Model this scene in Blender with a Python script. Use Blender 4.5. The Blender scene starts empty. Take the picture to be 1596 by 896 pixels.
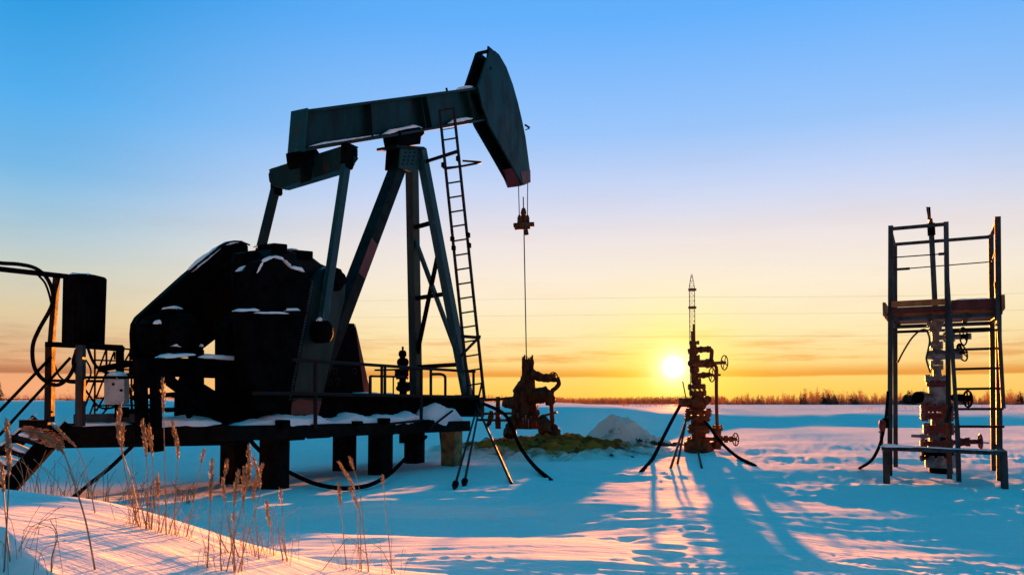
import bpy, math, random
import numpy as np
from mathutils import Vector, Matrix
random.seed(7)
R = math.radians
scene = bpy.context.scene
C = scene.collection

# ------------------------------------------------------------------ camera
F, PX0, PY0, PITCH, CAMZ = 1300.0, 798.0, 560.0, R(3.0), 1.0
cam_d = bpy.data.cameras.new('camera'); cam = bpy.data.objects.new('camera', cam_d); C.objects.link(cam)
cam.location = (0, 0, CAMZ); cam.rotation_euler = (R(90) + PITCH, 0, 0)
cam_d.sensor_width = 36; cam_d.lens = F / 1596 * 36; cam_d.shift_y = 112 / 1596
cam_d.clip_start = 0.05; cam_d.clip_end = 9000
scene.camera = cam
scene.view_settings.view_transform = 'Standard'; scene.view_settings.look = 'None'
scene.view_settings.exposure = 3.4; scene.view_settings.gamma = 1.0
scene.cycles.max_bounces = 6; scene.cycles.diffuse_bounces = 3

# ------------------------------------------------------------------ sun and sky
SUN_AZ, SUN_EL = R(10.97), R(2.45)
sdir = Vector((math.sin(SUN_AZ) * math.cos(SUN_EL), math.cos(SUN_AZ) * math.cos(SUN_EL), math.sin(SUN_EL)))
sl = bpy.data.lights.new('sun', 'SUN'); so = bpy.data.objects.new('sun', sl); C.objects.link(so)
sl.energy = 5.0; sl.angle = R(0.5); sl.color = (1.0, 0.25, 0.02)
so.rotation_euler = sdir.to_track_quat('Z', 'Y').to_euler(); so.location = (10, 60, 20)

def lin(r, g, b, a=1.0):
    f = lambda c: (c / 255 / 12.92) if c / 255 <= 0.04045 else ((c / 255 + 0.055) / 1.055) ** 2.4
    return (f(r), f(g), f(b), a)

class NT:
    """small helper for node trees"""
    def __init__(s, tree): s.t = tree; s.t.nodes.clear()
    def n(s, typ, **kw):
        nd = s.t.nodes.new(typ)
        for k, v in kw.items():
            if k.startswith('i_'):
                key = k[2:]; key = int(key) if key.isdigit() else key
                s.put(nd.inputs[key], v)
            else: setattr(nd, k, v)
        return nd
    def put(s, inp, v):
        if isinstance(v, bpy.types.NodeSocket): s.t.links.new(v, inp)
        else: inp.default_value = v
    def math(s, op, a, b=0.0, c=0.0, clamp=False):
        nd = s.t.nodes.new('ShaderNodeMath'); nd.operation = op; nd.use_clamp = clamp
        s.put(nd.inputs[0], a); s.put(nd.inputs[1], b); s.put(nd.inputs[2], c); return nd.outputs[0]
    def rng(s, v, a, b, c=0.0, d=1.0, smooth=False):
        nd = s.t.nodes.new('ShaderNodeMapRange'); nd.clamp = True
        if smooth: nd.interpolation_type = 'SMOOTHSTEP'
        for i, x in enumerate((v, a, b, c, d)): s.put(nd.inputs[i], x)
        return nd.outputs[0]
    def mix(s, f, a, b, mode='MIX'):
        nd = s.t.nodes.new('ShaderNodeMix'); nd.data_type = 'RGBA'; nd.blend_type = mode
        s.put(nd.inputs[0], f); s.put(nd.inputs[6], a); s.put(nd.inputs[7], b); return nd.outputs[2]
    def ramp(s, f, stops):
        nd = s.t.nodes.new('ShaderNodeValToRGB'); s.put(nd.inputs[0], f)
        el = nd.color_ramp.elements
        while len(el) > 1: el.remove(el[-1])
        el[0].position = stops[0][0]; el[0].color = stops[0][1]
        for p, c in stops[1:]:
            e = el.new(p); e.color = c
        return nd.outputs[0]
    def noise(s, vec, scale, detail=4, rough=0.55, w=None):
        nd = s.t.nodes.new('ShaderNodeTexNoise'); s.put(nd.inputs['Vector'], vec)
        nd.inputs['Scale'].default_value = scale; nd.inputs['Detail'].default_value = detail
        nd.inputs['Roughness'].default_value = rough; return nd.outputs[0]

world = bpy.data.worlds.new('World'); scene.world = world; world.use_nodes = True
w = NT(world.node_tree)
co = w.n('ShaderNodeTexCoord').outputs['Generated']
sep = w.n('ShaderNodeSeparateXYZ', i_0=co)
X_, Y_, Z_ = sep.outputs
el = w.math('MULTIPLY', w.math('ARCSINE', Z_), 180 / math.pi)           # elevation in degrees
hl = w.math('MAXIMUM', w.math('SQRT', w.math('ADD', w.math('MULTIPLY', X_, X_), w.math('MULTIPLY', Y_, Y_))), 1e-4)
ca = w.math('DIVIDE', w.math('ADD', w.math('MULTIPLY', X_, math.sin(SUN_AZ)), w.math('MULTIPLY', Y_, math.cos(SUN_AZ))), hl)
# ramps are keyed by sqrt(elevation/90) so the band near the horizon has room
def k(deg): return math.sqrt(max(deg, 0) / 90)
ek = w.math('SQRT', w.math('DIVIDE', w.math('MAXIMUM', el, 0.0), 90.0))
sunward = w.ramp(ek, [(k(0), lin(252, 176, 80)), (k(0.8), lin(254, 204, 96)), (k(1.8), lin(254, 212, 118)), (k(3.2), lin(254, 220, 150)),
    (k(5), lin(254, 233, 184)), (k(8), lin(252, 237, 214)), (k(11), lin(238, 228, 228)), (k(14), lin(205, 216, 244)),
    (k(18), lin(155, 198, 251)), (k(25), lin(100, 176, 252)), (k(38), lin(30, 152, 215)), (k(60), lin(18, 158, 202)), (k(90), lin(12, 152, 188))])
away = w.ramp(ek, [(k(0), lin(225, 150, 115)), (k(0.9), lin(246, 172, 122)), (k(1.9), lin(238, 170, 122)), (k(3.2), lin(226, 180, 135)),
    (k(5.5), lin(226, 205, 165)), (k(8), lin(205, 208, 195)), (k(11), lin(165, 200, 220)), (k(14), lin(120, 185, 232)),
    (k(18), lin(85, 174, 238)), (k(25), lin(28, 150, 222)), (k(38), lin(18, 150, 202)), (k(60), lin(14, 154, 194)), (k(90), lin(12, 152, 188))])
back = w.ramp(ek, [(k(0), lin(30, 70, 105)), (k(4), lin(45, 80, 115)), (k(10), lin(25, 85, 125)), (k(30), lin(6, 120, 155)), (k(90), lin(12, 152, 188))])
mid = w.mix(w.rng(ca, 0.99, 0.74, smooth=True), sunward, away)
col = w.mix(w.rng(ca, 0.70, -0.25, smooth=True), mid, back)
# thin cloud bands low over the horizon
azi = w.math('ARCTAN2', X_, Y_)
cvec = w.n('ShaderNodeCombineXYZ', i_0=w.math('MULTIPLY', azi, 2.6), i_1=w.math('MULTIPLY', el, 0.55), i_2=0.3).outputs[0]
wisp = w.noise(cvec, 2.9, 8, 0.66)
edge = w.math('ADD', el, w.math('MULTIPLY', w.math('SUBTRACT', wisp, 0.5), 0.35))
stripe = w.math('MULTIPLY', w.rng(edge, 1.68, 1.84, smooth=True), w.rng(edge, 2.75, 1.9, smooth=True))
wb = w.math('MULTIPLY', w.math('MULTIPLY', w.rng(el, 1.9, 2.6, smooth=True), w.rng(el, 6.0, 2.8, smooth=True)), w.rng(wisp, 0.44, 0.68, smooth=True))
cloud = w.math('MAXIMUM', w.math('MULTIPLY', stripe, 0.95), w.math('MULTIPLY', wb, 0.85))
hi = w.n('ShaderNodeCombineXYZ', i_0=w.math('MULTIPLY', azi, 1.3), i_1=w.math('MULTIPLY', el, 0.16), i_2=4.0).outputs[0]
cirrus = w.math('MULTIPLY', w.math('MULTIPLY', w.rng(w.noise(hi, 2.6, 7, 0.62), 0.48, 0.75), w.rng(el, 3.0, 6.0)), w.rng(el, 22.0, 9.0))
cloud = w.math('MAXIMUM', cloud, w.math('MULTIPLY', cirrus, 0.13))
cloud = w.math('MULTIPLY', cloud, w.rng(ca, 0.2, 0.7))
cloudcol = w.mix(w.rng(ca, 0.995, 0.80), (0.88, 0.50, 0.25, 1), (0.58, 0.47, 0.45, 1))
col = w.mix(cloud, col, w.mix(1.0, col, cloudcol, 'MULTIPLY'))
# aureole and disc of the low sun
dt = w.n('ShaderNodeVectorMath', operation='DOT_PRODUCT', i_0=co, i_1=tuple(sdir)).outputs['Value']
ang = w.math('MULTIPLY', w.math('ARCCOSINE', w.math('MINIMUM', dt, 1.0)), 180 / math.pi)
g1 = w.math('EXPONENT', w.math('MULTIPLY', ang, -0.33)); g2 = w.math('EXPONENT', w.math('MULTIPLY', w.math('SUBTRACT', ang, 0.55), -1.5))
col = w.mix(w.math('MULTIPLY', g1, w.rng(el, 9.0, 3.0, 0.35, 1.0)), col, lin(255, 244, 62))
glow = w.mix(1.0, (0, 0, 0, 1), (0, 0, 0, 1))
col = w.mix(1.0, col, w.mix(w.rng(ang, 6.0, 0.0), (0, 0, 0, 1), (0.10, 0.09, 0.0, 1)), 'ADD')
g2c = w.math('MINIMUM', g2, 1.0)
col = w.mix(g2c, col, (1.6, 1.5, 0.95, 1))
disc = w.rng(ang, 0.76, 0.40, smooth=True)
col = w.mix(disc, col, (6.0, 5.6, 4.6, 1))
col = w.mix(w.rng(el, 0.0, -1.0), col, lin(60, 110, 150))
sky = w.n('ShaderNodeTexSky', sky_type='NISHITA'); sky.sun_disc = False
sky.sun_elevation = SUN_EL; sky.sun_rotation = SUN_AZ; sky.air_density = 1.0; sky.dust_density = 0.5
col = w.mix(0.002, col, sky.outputs[0], 'ADD')
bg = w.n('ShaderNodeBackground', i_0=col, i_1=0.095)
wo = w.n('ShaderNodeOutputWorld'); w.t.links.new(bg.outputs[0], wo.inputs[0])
try: world.cycles.sampling_method = 'MANUAL'; world.cycles.sample_map_resolution = 1024
except Exception: pass

# ------------------------------------------------------------------ measuring: pixel of the photograph -> point of the place
def ray(px, py):
    dx, up = (px - PX0) / F, (PY0 - py) / F
    return Vector((dx, math.cos(PITCH) - up * math.sin(PITCH), math.sin(PITCH) + up * math.cos(PITCH)))
CAM = Vector((0, 0, CAMZ))
def P(px, py, Y):
    d = ray(px, py); return CAM + d * (Y / d.y)
def PL(px, py, o, n):                 # meet the plane through o with normal n
    d = ray(px, py); return CAM + d * ((Vector(o) - CAM).dot(n) / d.dot(n))

# ------------------------------------------------------------------ materials
def mat(name, c, rough=0.6, metal=0.0, c2=None, nscale=6, bump=0.15, bscale=30, streak=1.0, lo=0.42, hi=0.62, spec=0.4, rustc=None):
    m = bpy.data.materials.new(name); m.use_nodes = True; t = NT(m.node_tree)
    co = t.n('ShaderNodeTexCoord').outputs['Object']
    mp = t.n('ShaderNodeMapping', i_Vector=co); mp.inputs['Scale'].default_value = (1, 1, streak)
    nz = t.noise(mp.outputs[0], nscale, 6, 0.6)
    col = t.mix(t.rng(nz, lo, hi), (*c, 1), (*(c2 or tuple(x * 0.6 for x in c)), 1))
    if rustc:                                       # rust runs and chipped edges, drawn out downwards
        m2 = t.n('ShaderNodeMapping', i_Vector=co); m2.inputs['Scale'].default_value = (1, 1, 0.18)
        col = t.mix(t.math('MULTIPLY', t.rng(t.noise(m2.outputs[0], 9, 7, 0.7), 0.56, 0.66), t.rng(t.noise(co, 1.3, 2), 0.45, 0.6)), col, (*rustc, 1))
        col = t.mix(t.rng(t.noise(co, 24, 5, 0.7), 0.68, 0.72), col, (*[x * 1.3 for x in rustc], 1))
    b = t.n('ShaderNodeBsdfPrincipled', i_0=col, i_Roughness=rough, i_Metallic=metal)
    b.inputs['Specular IOR Level'].default_value = spec
    t.put(b.inputs['Roughness'], t.rng(nz, 0.3, 0.7, rough - 0.12, min(1, rough + 0.12)))
    if bump:
        bn = t.n('ShaderNodeBump', i_Strength=bump, i_Distance=0.02, i_Height=t.noise(co, bscale, 4, 0.6)); t.put(b.inputs['Normal'], bn.outputs[0])
    o = t.n('ShaderNodeOutputMaterial'); t.t.links.new(b.outputs[0], o.inputs[0]); return m

M = {}
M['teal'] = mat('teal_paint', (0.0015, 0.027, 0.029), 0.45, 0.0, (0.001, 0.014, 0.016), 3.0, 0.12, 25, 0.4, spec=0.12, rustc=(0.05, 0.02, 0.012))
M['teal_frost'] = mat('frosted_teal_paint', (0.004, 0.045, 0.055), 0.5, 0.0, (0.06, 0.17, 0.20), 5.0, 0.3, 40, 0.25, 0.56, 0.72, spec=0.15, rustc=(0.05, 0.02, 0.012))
M['dark'] = mat('dark_oily_steel', (0.0025, 0.003, 0.004), 0.8, 0.0, (0.001, 0.001, 0.0015), 5, 0.2, 25, spec=0.02)
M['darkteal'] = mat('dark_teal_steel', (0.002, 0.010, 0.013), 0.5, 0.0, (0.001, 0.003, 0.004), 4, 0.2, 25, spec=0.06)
M['red'] = mat('red_paint', (0.085, 0.004, 0.005), 0.5, 0.0, (0.08, 0.006, 0.008), 8, 0.2)
M['rail'] = mat('weathered_rail_steel', (0.010, 0.017, 0.022), 0.7, 0.0, (0.03, 0.014, 0.009), 9, 0.2, spec=0.04)
M['galv'] = mat('frosted_grey_steel', (0.035, 0.058, 0.07), 0.6, 0.0, (0.020, 0.022, 0.022), 7, 0.25, 30, 0.3, spec=0.04, rustc=(0.05, 0.02, 0.01))
M['rust'] = mat('rust_orange_iron', (0.16, 0.045, 0.012), 0.75, 0.0, (0.07, 0.02, 0.008), 12, 0.5, spec=0.2)  # rust colour; its orange also stands for sun glare on the centre wellhead
M['oilrust'] = mat('oil_soaked_wrapping', (0.085, 0.034, 0.014), 0.85, 0.0, (0.025, 0.010, 0.006), 9, 0.9, 22, 0.4, spec=0.1)
M['paleiron'] = mat('pale_grey_valve_paint', (0.17, 0.21, 0.225), 0.5, 0.0, (0.08, 0.08, 0.08), 10, 0.25)
M['wood'] = mat('orange_timber', (0.24, 0.10, 0.025), 0.7, 0.0, (0.13, 0.05, 0.015), 6, 0.4, 35, 0.2)
M['redwood'] = mat('dark_red_timber', (0.05, 0.010, 0.008), 0.75, 0.0, (0.025, 0.006, 0.005), 6, 0.4, 35, 0.2)
M['pile'] = mat('stained_concrete', (0.009, 0.008, 0.008), 0.9, 0.0, (0.004, 0.004, 0.004), 7, 0.6, 20, spec=0.05)
M['pile_sunlit'] = mat('sunlit_ochre_concrete', (0.30, 0.19, 0.07), 0.85, 0.0, (0.12, 0.08, 0.035), 7, 0.6, 20)  # low sunlight on the end pile is put into this ochre colour
M['timber'] = mat('black_tarred_timber', (0.004, 0.004, 0.004), 0.9, 0.0, (0.002, 0.002, 0.002), 8, 0.5, 20, spec=0.1)
M['cab'] = mat('pale_cabinet_paint', (0.33, 0.42, 0.44), 0.45, 0.0, (0.24, 0.32, 0.34), 5, 0.1)
M['rubber'] = mat('black_rubber', (0.004, 0.004, 0.005), 0.6, 0.0, (0.008, 0.008, 0.008), 14, 0.1, spec=0.0)
M['straw'] = mat('dry_straw', (0.28, 0.22, 0.14), 0.8, 0.0, (0.17, 0.12, 0.07), 30, 0.0)
M['clod'] = mat('frozen_clods', (0.07, 0.035, 0.018), 0.9, 0.0, (0.03, 0.018, 0.012), 12, 0.5)
M['twig'] = mat('frosty_brown_twigs', (0.12, 0.065, 0.045), 0.9, 0.0, (0.07, 0.04, 0.03), 0.05, 0)
tm = M['twig']; tn_ = tm.node_tree; tb_ = next(n for n in tn_.nodes if n.type == 'BSDF_PRINCIPLED'); tt = tn_.nodes.new('ShaderNodeBsdfTranslucent'); tt.inputs[0].default_value = (0.30, 0.16, 0.09, 1)
tx = tn_.nodes.new('ShaderNodeMixShader'); tx.inputs[0].default_value = 0.12; tn_.links.new(tb_.outputs[0], tx.inputs[1]); tn_.links.new(tt.outputs[0], tx.inputs[2]); tn_.links.new(tx.outputs[0], next(n for n in tn_.nodes if n.type == 'OUTPUT_MATERIAL').inputs[0])
M['spruce'] = mat('dark_spruce_needles', (0.030, 0.028, 0.018), 0.9, 0.0, (0.018, 0.018, 0.014), 0.3, 0)
M['bark'] = mat('bark', (0.05, 0.035, 0.025), 0.9, 0.0, (0.03, 0.02, 0.015), 2, 0)

def snow_material(name, base=(0.87, 0.89, 0.88), dirt=None, grain=1.0, fade=None):
    m = bpy.data.materials.new(name); m.use_nodes = True; t = NT(m.node_tree)
    geo = t.n('ShaderNodeNewGeometry').outputs['Position']
    c = (*base, 1)
    if dirt:
        nz = t.noise(geo, 1.6, 6, 0.65); c = t.mix(t.rng(nz, dirt[1], dirt[2]), c, (*dirt[0], 1))
        if fade:                                   # the stain thins out into clean snow away from the well
            sp_ = t.n('ShaderNodeSeparateXYZ', i_0=geo).outputs; ex = t.math('DIVIDE', t.math('SUBTRACT', sp_[0], fade[0]), fade[2]); ey = t.math('DIVIDE', t.math('SUBTRACT', sp_[1], fade[1]), fade[3])
            rr_ = t.math('SQRT', t.math('ADD', t.math('MULTIPLY', ex, ex), t.math('MULTIPLY', ey, ey))); rr_ = t.math('ADD', rr_, t.math('MULTIPLY', t.math('SUBTRACT', t.noise(geo, 2.4, 5, 0.7), 0.5), 0.9))
            c = t.mix(t.rng(rr_, 0.62, 1.02, smooth=True), c, (0.80, 0.84, 0.82, 1))
    else:
        nz = t.noise(geo, 0.35, 4, 0.55); c = t.mix(t.rng(nz, 0.35, 0.7), c, (base[0] * 0.93, base[1] * 0.95, base[2] * 0.97, 1))
    b = t.n('ShaderNodeBsdfPrincipled', i_0=c, i_Roughness=0.62)
    b.inputs['Specular IOR Level'].default_value = 0.03
    mp = t.n('ShaderNodeMapping', i_Vector=geo); mp.inputs['Scale'].default_value = (0.55, 3.4, 2.0)
    mp.inputs['Rotation'].default_value = (0, 0, R(12))
    n1 = t.noise(mp.outputs[0], 4.5, 6, 0.62); n2 = t.noise(geo, 90, 3, 0.7)
    h = t.math('ADD', t.math('MULTIPLY', n1, 0.030 * grain), t.math('MULTIPLY', n2, 0.0034))
    bn = t.n('ShaderNodeBump', i_Strength=0.7, i_Distance=1.0, i_Height=h); t.put(b.inputs['Normal'], bn.outputs[0])
    df = t.n('ShaderNodeBsdfDiffuse', i_0=c, i_Roughness=0.3); t.put(df.inputs['Normal'], bn.outputs[0])
    mx = t.n('ShaderNodeMixShader', i_0=0.04); t.put(mx.inputs[1], df.outputs[0]); t.put(mx.inputs[2], b.outputs[0])
    o = t.n('ShaderNodeOutputMaterial'); t.t.links.new(mx.outputs[0], o.inputs[0]); return m
M['snow'] = snow_material('wind_packed_snow')
M['cap'] = snow_material('soft_snow', (0.84, 0.88, 0.90), None, 0.3)
M['soil'] = snow_material('oil_stained_snow_and_soil', (0.60, 0.16, 0.025), ((0.26, 0.045, 0.010), 0.40, 0.60), 1.6, fade=(0.75, 17.0, 2.5, 2.25))
M['heap'] = snow_material('dirty_heap_snow', (0.52, 0.58, 0.52), ((0.20, 0.12, 0.05), 0.56, 0.70), 1.0)

# ------------------------------------------------------------------ mesh helpers
ORIG = {}
def tag(o, label=None, cat=None, group=None, kind=None):
    if label: o['label'] = label
    if cat: o['category'] = cat
    if group: o['group'] = group
    if kind: o['kind'] = kind
    return o
def thing(name, loc, label, cat, group=None):
    o = bpy.data.objects.new(name, None); C.objects.link(o); o.empty_display_size = 0.2
    o.location = loc; ORIG[o.name] = Vector(loc); return tag(o, label, cat, group)
def V(p): return Vector(p)

class MB:
    def __init__(s): s.v = []; s.f = []
    def add(s, vs, fs):
        n = len(s.v); s.v += [tuple(v) for v in vs]; s.f += [tuple(i + n for i in f) for f in fs]; return s
    def bar(s, p0, p1, w, h=None, up=(0, 0, 1)):
        h = h or w; p0, p1 = V(p0), V(p1); d = (p1 - p0).normalized(); up = V(up)
        if abs(d.dot(up.normalized())) > 0.98: up = Vector((0, 1, 0)) if abs(d.y) < 0.9 else Vector((1, 0, 0))
        sd = d.cross(up).normalized(); u = sd.cross(d).normalized(); vs = []
        for p in (p0, p1):
            for a, b in ((-1, -1), (1, -1), (1, 1), (-1, 1)): vs.append(p + sd * a * w / 2 + u * b * h / 2)
        return s.add(vs, [(3, 2, 1, 0), (4, 5, 6, 7), (0, 1, 5, 4), (1, 2, 6, 5), (2, 3, 7, 6), (3, 0, 4, 7)])
    def ibeam(s, p0, p1, w, h, t=0.025, up=(0, 0, 1)):
        p0, p1 = V(p0), V(p1); d = (p1 - p0).normalized(); sd = d.cross(V(up)).normalized(); u = sd.cross(d).normalized()
        s.bar(p0 + u * (h / 2 - t / 2), p1 + u * (h / 2 - t / 2), w, t, u); s.bar(p0 - u * (h / 2 - t / 2), p1 - u * (h / 2 - t / 2), w, t, u)
        return s.bar(p0, p1, t, h - 2 * t, u)
    def tube(s, pts, r, n=8, cap=True, radii=None):
        pts = [V(p) for p in pts]; m = len(pts); vs = []; prev = None
        for i, p in enumerate(pts):
            d = (pts[min(i + 1, m - 1)] - pts[max(i - 1, 0)]).normalized()
            if prev is None:
                a = Vector((0, 0, 1)) if abs(d.z) < 0.9 else Vector((1, 0, 0)); x = d.cross(a).normalized()
            else: x = (prev - d * prev.dot(d)).normalized()
            prev = x; y = d.cross(x); rr = radii[i] if radii else r
            for k_ in range(n):
                a = 2 * math.pi * k_ / n; vs.append(p + x * math.cos(a) * rr + y * math.sin(a) * rr)
        fs = [(i * n + k_, i * n + (k_ + 1) % n, (i + 1) * n + (k_ + 1) % n, (i + 1) * n + k_) for i in range(m - 1) for k_ in range(n)]
        if cap: fs += [tuple(range(n))[::-1], tuple(range((m - 1) * n, m * n))]
        return s.add(vs, fs)
    def lathe(s, p0, axis, prof, n=20):          # prof: (distance along axis, radius)
        ax = V(axis).normalized(); return s.tube([V(p0) + ax * d for d, r in prof], 1, n, True, [max(r, 0.0005) for d, r in prof]) if len(set(round(d, 6) for d, r in prof)) == len(prof) else s._lathe(p0, ax, prof, n)
    def _lathe(s, p0, ax, prof, n):
        a = Vector((0, 0, 1)) if abs(ax.z) < 0.9 else Vector((1, 0, 0)); x = ax.cross(a).normalized(); y = ax.cross(x); vs = []
        for d, r in prof:
            for k_ in range(n):
                t = 2 * math.pi * k_ / n; vs.append(V(p0) + ax * d + x * math.cos(t) * max(r, 0.0005) + y * math.sin(t) * max(r, 0.0005))
        m = len(prof); fs = [(i * n + k_, i * n + (k_ + 1) % n, (i + 1) * n + (k_ + 1) % n, (i + 1) * n + k_) for i in range(m - 1) for k_ in range(n)]
        fs += [tuple(range(n))[::-1], tuple(range((m - 1) * n, m * n))]; return s.add(vs, fs)
    def prism(s, pts, ext):                       # polygon extruded by a vector
        m = len(pts); ext = V(ext); vs = [V(p) for p in pts] + [V(p) + ext for p in pts]
        return s.add(vs, [tuple(range(m))[::-1], tuple(range(m, 2 * m))] + [(i, (i + 1) % m, (i + 1) % m + m, i + m) for i in range(m)])
    def ring(s, c, nrm, Rr, r, n=28, m=6, a0=0, a1=2 * math.pi, sx=1.0):
        nrm = V(nrm).normalized(); a = Vector((0, 0, 1)) if abs(nrm.z) < 0.9 else Vector((1, 0, 0)); x = nrm.cross(a).normalized(); y = nrm.cross(x)
        pts = [V(c) + x * math.cos(a0 + (a1 - a0) * i / n) * Rr * sx + y * math.sin(a0 + (a1 - a0) * i / n) * Rr for i in range(n + 1)]
        return s.tube(pts, r, m, True)
    def flange(s, c, axis, rad, th, bolts=10, n=24):
        ax = V(axis).normalized(); c = V(c)
        s._lathe(c - ax * th / 2, ax, [(0, rad), (th * 0.42, rad), (th * 0.42, rad * 0.9), (th * 0.58, rad * 0.9), (th * 0.58, rad), (th, rad)], n)
        a = Vector((0, 0, 1)) if abs(ax.z) < 0.9 else Vector((1, 0, 0)); x = ax.cross(a).normalized(); y = ax.cross(x)
        for i in range(bolts):
            t = 2 * math.pi * i / bolts; q = c + (x * math.cos(t) + y * math.sin(t)) * rad * 0.86
            s.tube([q - ax * (th / 2 + rad * 0.14), q + ax * (th / 2 + rad * 0.14)], rad * 0.075, 6)
        return s
    def build(s, name, m, parent=None, smooth=False, bevel=0.0, **kw):
        me = bpy.data.meshes.new(name); o_ = ORIG.get(parent.name, Vector()) if parent else None
        if o_ is None: o_ = Vector((sum(v[0] for v in s.v) / len(s.v), sum(v[1] for v in s.v) / len(s.v), min(v[2] for v in s.v)))
        me.from_pydata([(v[0] - o_.x, v[1] - o_.y, v[2] - o_.z) for v in s.v], [], s.f); me.update()
        o = bpy.data.objects.new(name, me); C.objects.link(o); me.materials.append(M[m] if isinstance(m, str) else m)
        if parent: o.parent = parent; ORIG[o.name] = o_
        else: o.location = o_; ORIG[o.name] = o_
        if smooth:
            me.polygons.foreach_set('use_smooth', [True] * len(me.polygons))
            try: me.set_sharp_from_angle(angle=R(40))
            except Exception: pass
        if bevel:
            b = o.modifiers.new('bevel', 'BEVEL'); b.width = bevel; b.segments = 1; b.limit_method = 'ANGLE'
        return tag(o, **kw)

def handwheel(c, nrm, Rr, m, parent, thick=0.012, spokes=4, name='handwheel'):
    b = MB(); b.ring(c, nrm, Rr, thick); nrm = V(nrm).normalized(); a = Vector((0, 0, 1)) if abs(nrm.z) < 0.9 else Vector((1, 0, 0)); x = nrm.cross(a).normalized(); y = nrm.cross(x)
    for i in range(spokes):
        t = 2 * math.pi * (i + 0.3) / spokes; b.tube([V(c), V(c) + (x * math.cos(t) + y * math.sin(t)) * Rr], thick * 0.8, 6)
    b.tube([V(c) - nrm * 0.03, V(c) + nrm * 0.03], thick * 2.2, 8); return b.build(name, m, parent, True)

def snowcap(p0, p1, wid, h, parent, seed=0, name='snow_cap', droop=0.25, m='cap'):
    """irregular rounded strip of snow lying along p0-p1"""
    rd = random.Random(seed); p0, p1 = V(p0), V(p1); L = (p1 - p0).length; n = max(4, int(L / 0.07)); d = (p1 - p0).normalized()
    sd = d.cross(Vector((0, 0, 1))).normalized(); vs = []; K = 7; ph = [rd.uniform(0, 6) for _ in range(4)]
    for i in range(n + 1):
        t = i / n; e = min(1, 5 * t + 0.05, 5 * (1 - t) + 0.05) ** 0.6
        hh = h * e * (0.8 + 0.2 * math.sin(t * L * 2.7 + ph[0]) + 0.10 * math.sin(t * L * 9 + ph[1]) + rd.uniform(-0.09, 0.09))
        ww = wid / 2 * (0.82 + 0.16 * math.sin(t * L * 5.3 + ph[2]) + rd.uniform(-0.06, 0.06)) * (0.5 + 0.5 * e)
        for j in range(K):
            a = math.pi * j / (K - 1); z = math.sin(a) ** 0.7 * max(hh, 0.004) - (h * droop * e * rd.random() if j in (0, K - 1) else 0)
            vs.append(p0 + d * (t * L) + sd * (-math.cos(a)) * ww + Vector((0, 0, z)))
    fs = [(i * K + j, (i + 1) * K + j, (i + 1) * K + j + 1, i * K + j + 1) for i in range(n) for j in range(K - 1)]
    fs += [(i * K + K - 1, (i + 1) * K + K - 1, (i + 1) * K, i * K) for i in range(n)] + [tuple(range(K)), tuple(range(n * K, n * K + K))[::-1]]
    return MB().add(vs, fs).build(name, m, parent, True)

def curve_pts(pts, sub=8):                        # Catmull-Rom
    pts = [V(p) for p in pts]; q = [pts[0] * 2 - pts[1]] + pts + [pts[-1] * 2 - pts[-2]]; out = []
    for i in range(1, len(q) - 2):
        for j in range(sub):
            t = j / sub; a, b, c, d = q[i - 1], q[i], q[i + 1], q[i + 2]
            out.append(0.5 * ((2 * b) + (c - a) * t + (2 * a - 5 * b + 4 * c - d) * t * t + (3 * b - a - 3 * c + d) * t ** 3))
    return out + [pts[-1]]

# ------------------------------------------------------------------ ground
def hash2(ix, iy, seed):
    h = (ix.astype(np.int64) * 374761393 + iy.astype(np.int64) * 668265263 + seed * 974634777) & 0xffffffff
    h = ((h ^ (h >> 13)) * 1274126177) & 0xffffffff; h = h ^ (h >> 16); return (h & 0xffff) / 65535.0 * 2 * np.pi
def perlin(x, y, seed=0):
    x0 = np.floor(x); y0 = np.floor(y); fx = x - x0; fy = y - y0
    u = fx ** 3 * (fx * (fx * 6 - 15) + 10); v = fy ** 3 * (fy * (fy * 6 - 15) + 10)
    def g(ax, ay):
        a = hash2(x0 + ax, y0 + ay, seed); return np.cos(a) * (fx - ax) + np.sin(a) * (fy - ay)
    return ((g(0, 0) * (1 - u) + g(1, 0) * u) * (1 - v) + (g(0, 1) * (1 - u) + g(1, 1) * u) * v) * 1.5
def sst(e0, e1, x):
    t = np.clip((x - e0) / (e1 - e0), 0, 1); return t * t * (3 - 2 * t)

# the axis frame of the pumping machine and its well
WELL = Vector((0.30, 18.0, 0)); AX = Vector((0.465, 0.885, 0)).normalized(); LT = Vector((AX.y, -AX.x, 0))
def J(s, b, z): p = WELL - AX * s + LT * b; return Vector((p.x, p.y, z))
def Q(px, py, b):
    return PL(px, py, WELL + LT * b, LT)

STEPS = []
def flat_hit(px, py, z=0.0):
    d = ray(px, py); t = (z - CAMZ) / d.z; return CAM + d * t
for (fx, fy, ang_, sc) in [(852, 801, -14, 1.5), (915, 807, 0, 1.1), (919, 816, 8, .9), (897, 816, 10, .9), (1000, 806, -20, 2.4), (998, 818, -10, 1.2), (877, 832, -10, 1.6), (963, 843, -4, 1.7),
        (990, 850, 0, 1.3), (985, 838, 6, 1.2), (1083, 824, 8, .8), (1092, 837, -20, 1.3), (1028, 874, 4, 1.6), (1045, 860, 40, 1.1), (1108, 853, -20, 1.4), (1055, 884, -12, 1.4), (1015, 890, 10, 1.2),
        (755, 797, 8, 1.2), (810, 795, -12, 1.3), (780, 803, -6, 1.1), (1298, 731, 0, 1.0), (1285, 722, 0, 1.0), (1312, 738, 0, .9), (1330, 746, 0, 1.0), (1350, 752, 0, .9), (1250, 718, 0, .9)]:
    p = flat_hit(fx, fy); STEPS.append((p.x, p.y, R(ang_), sc))

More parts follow.
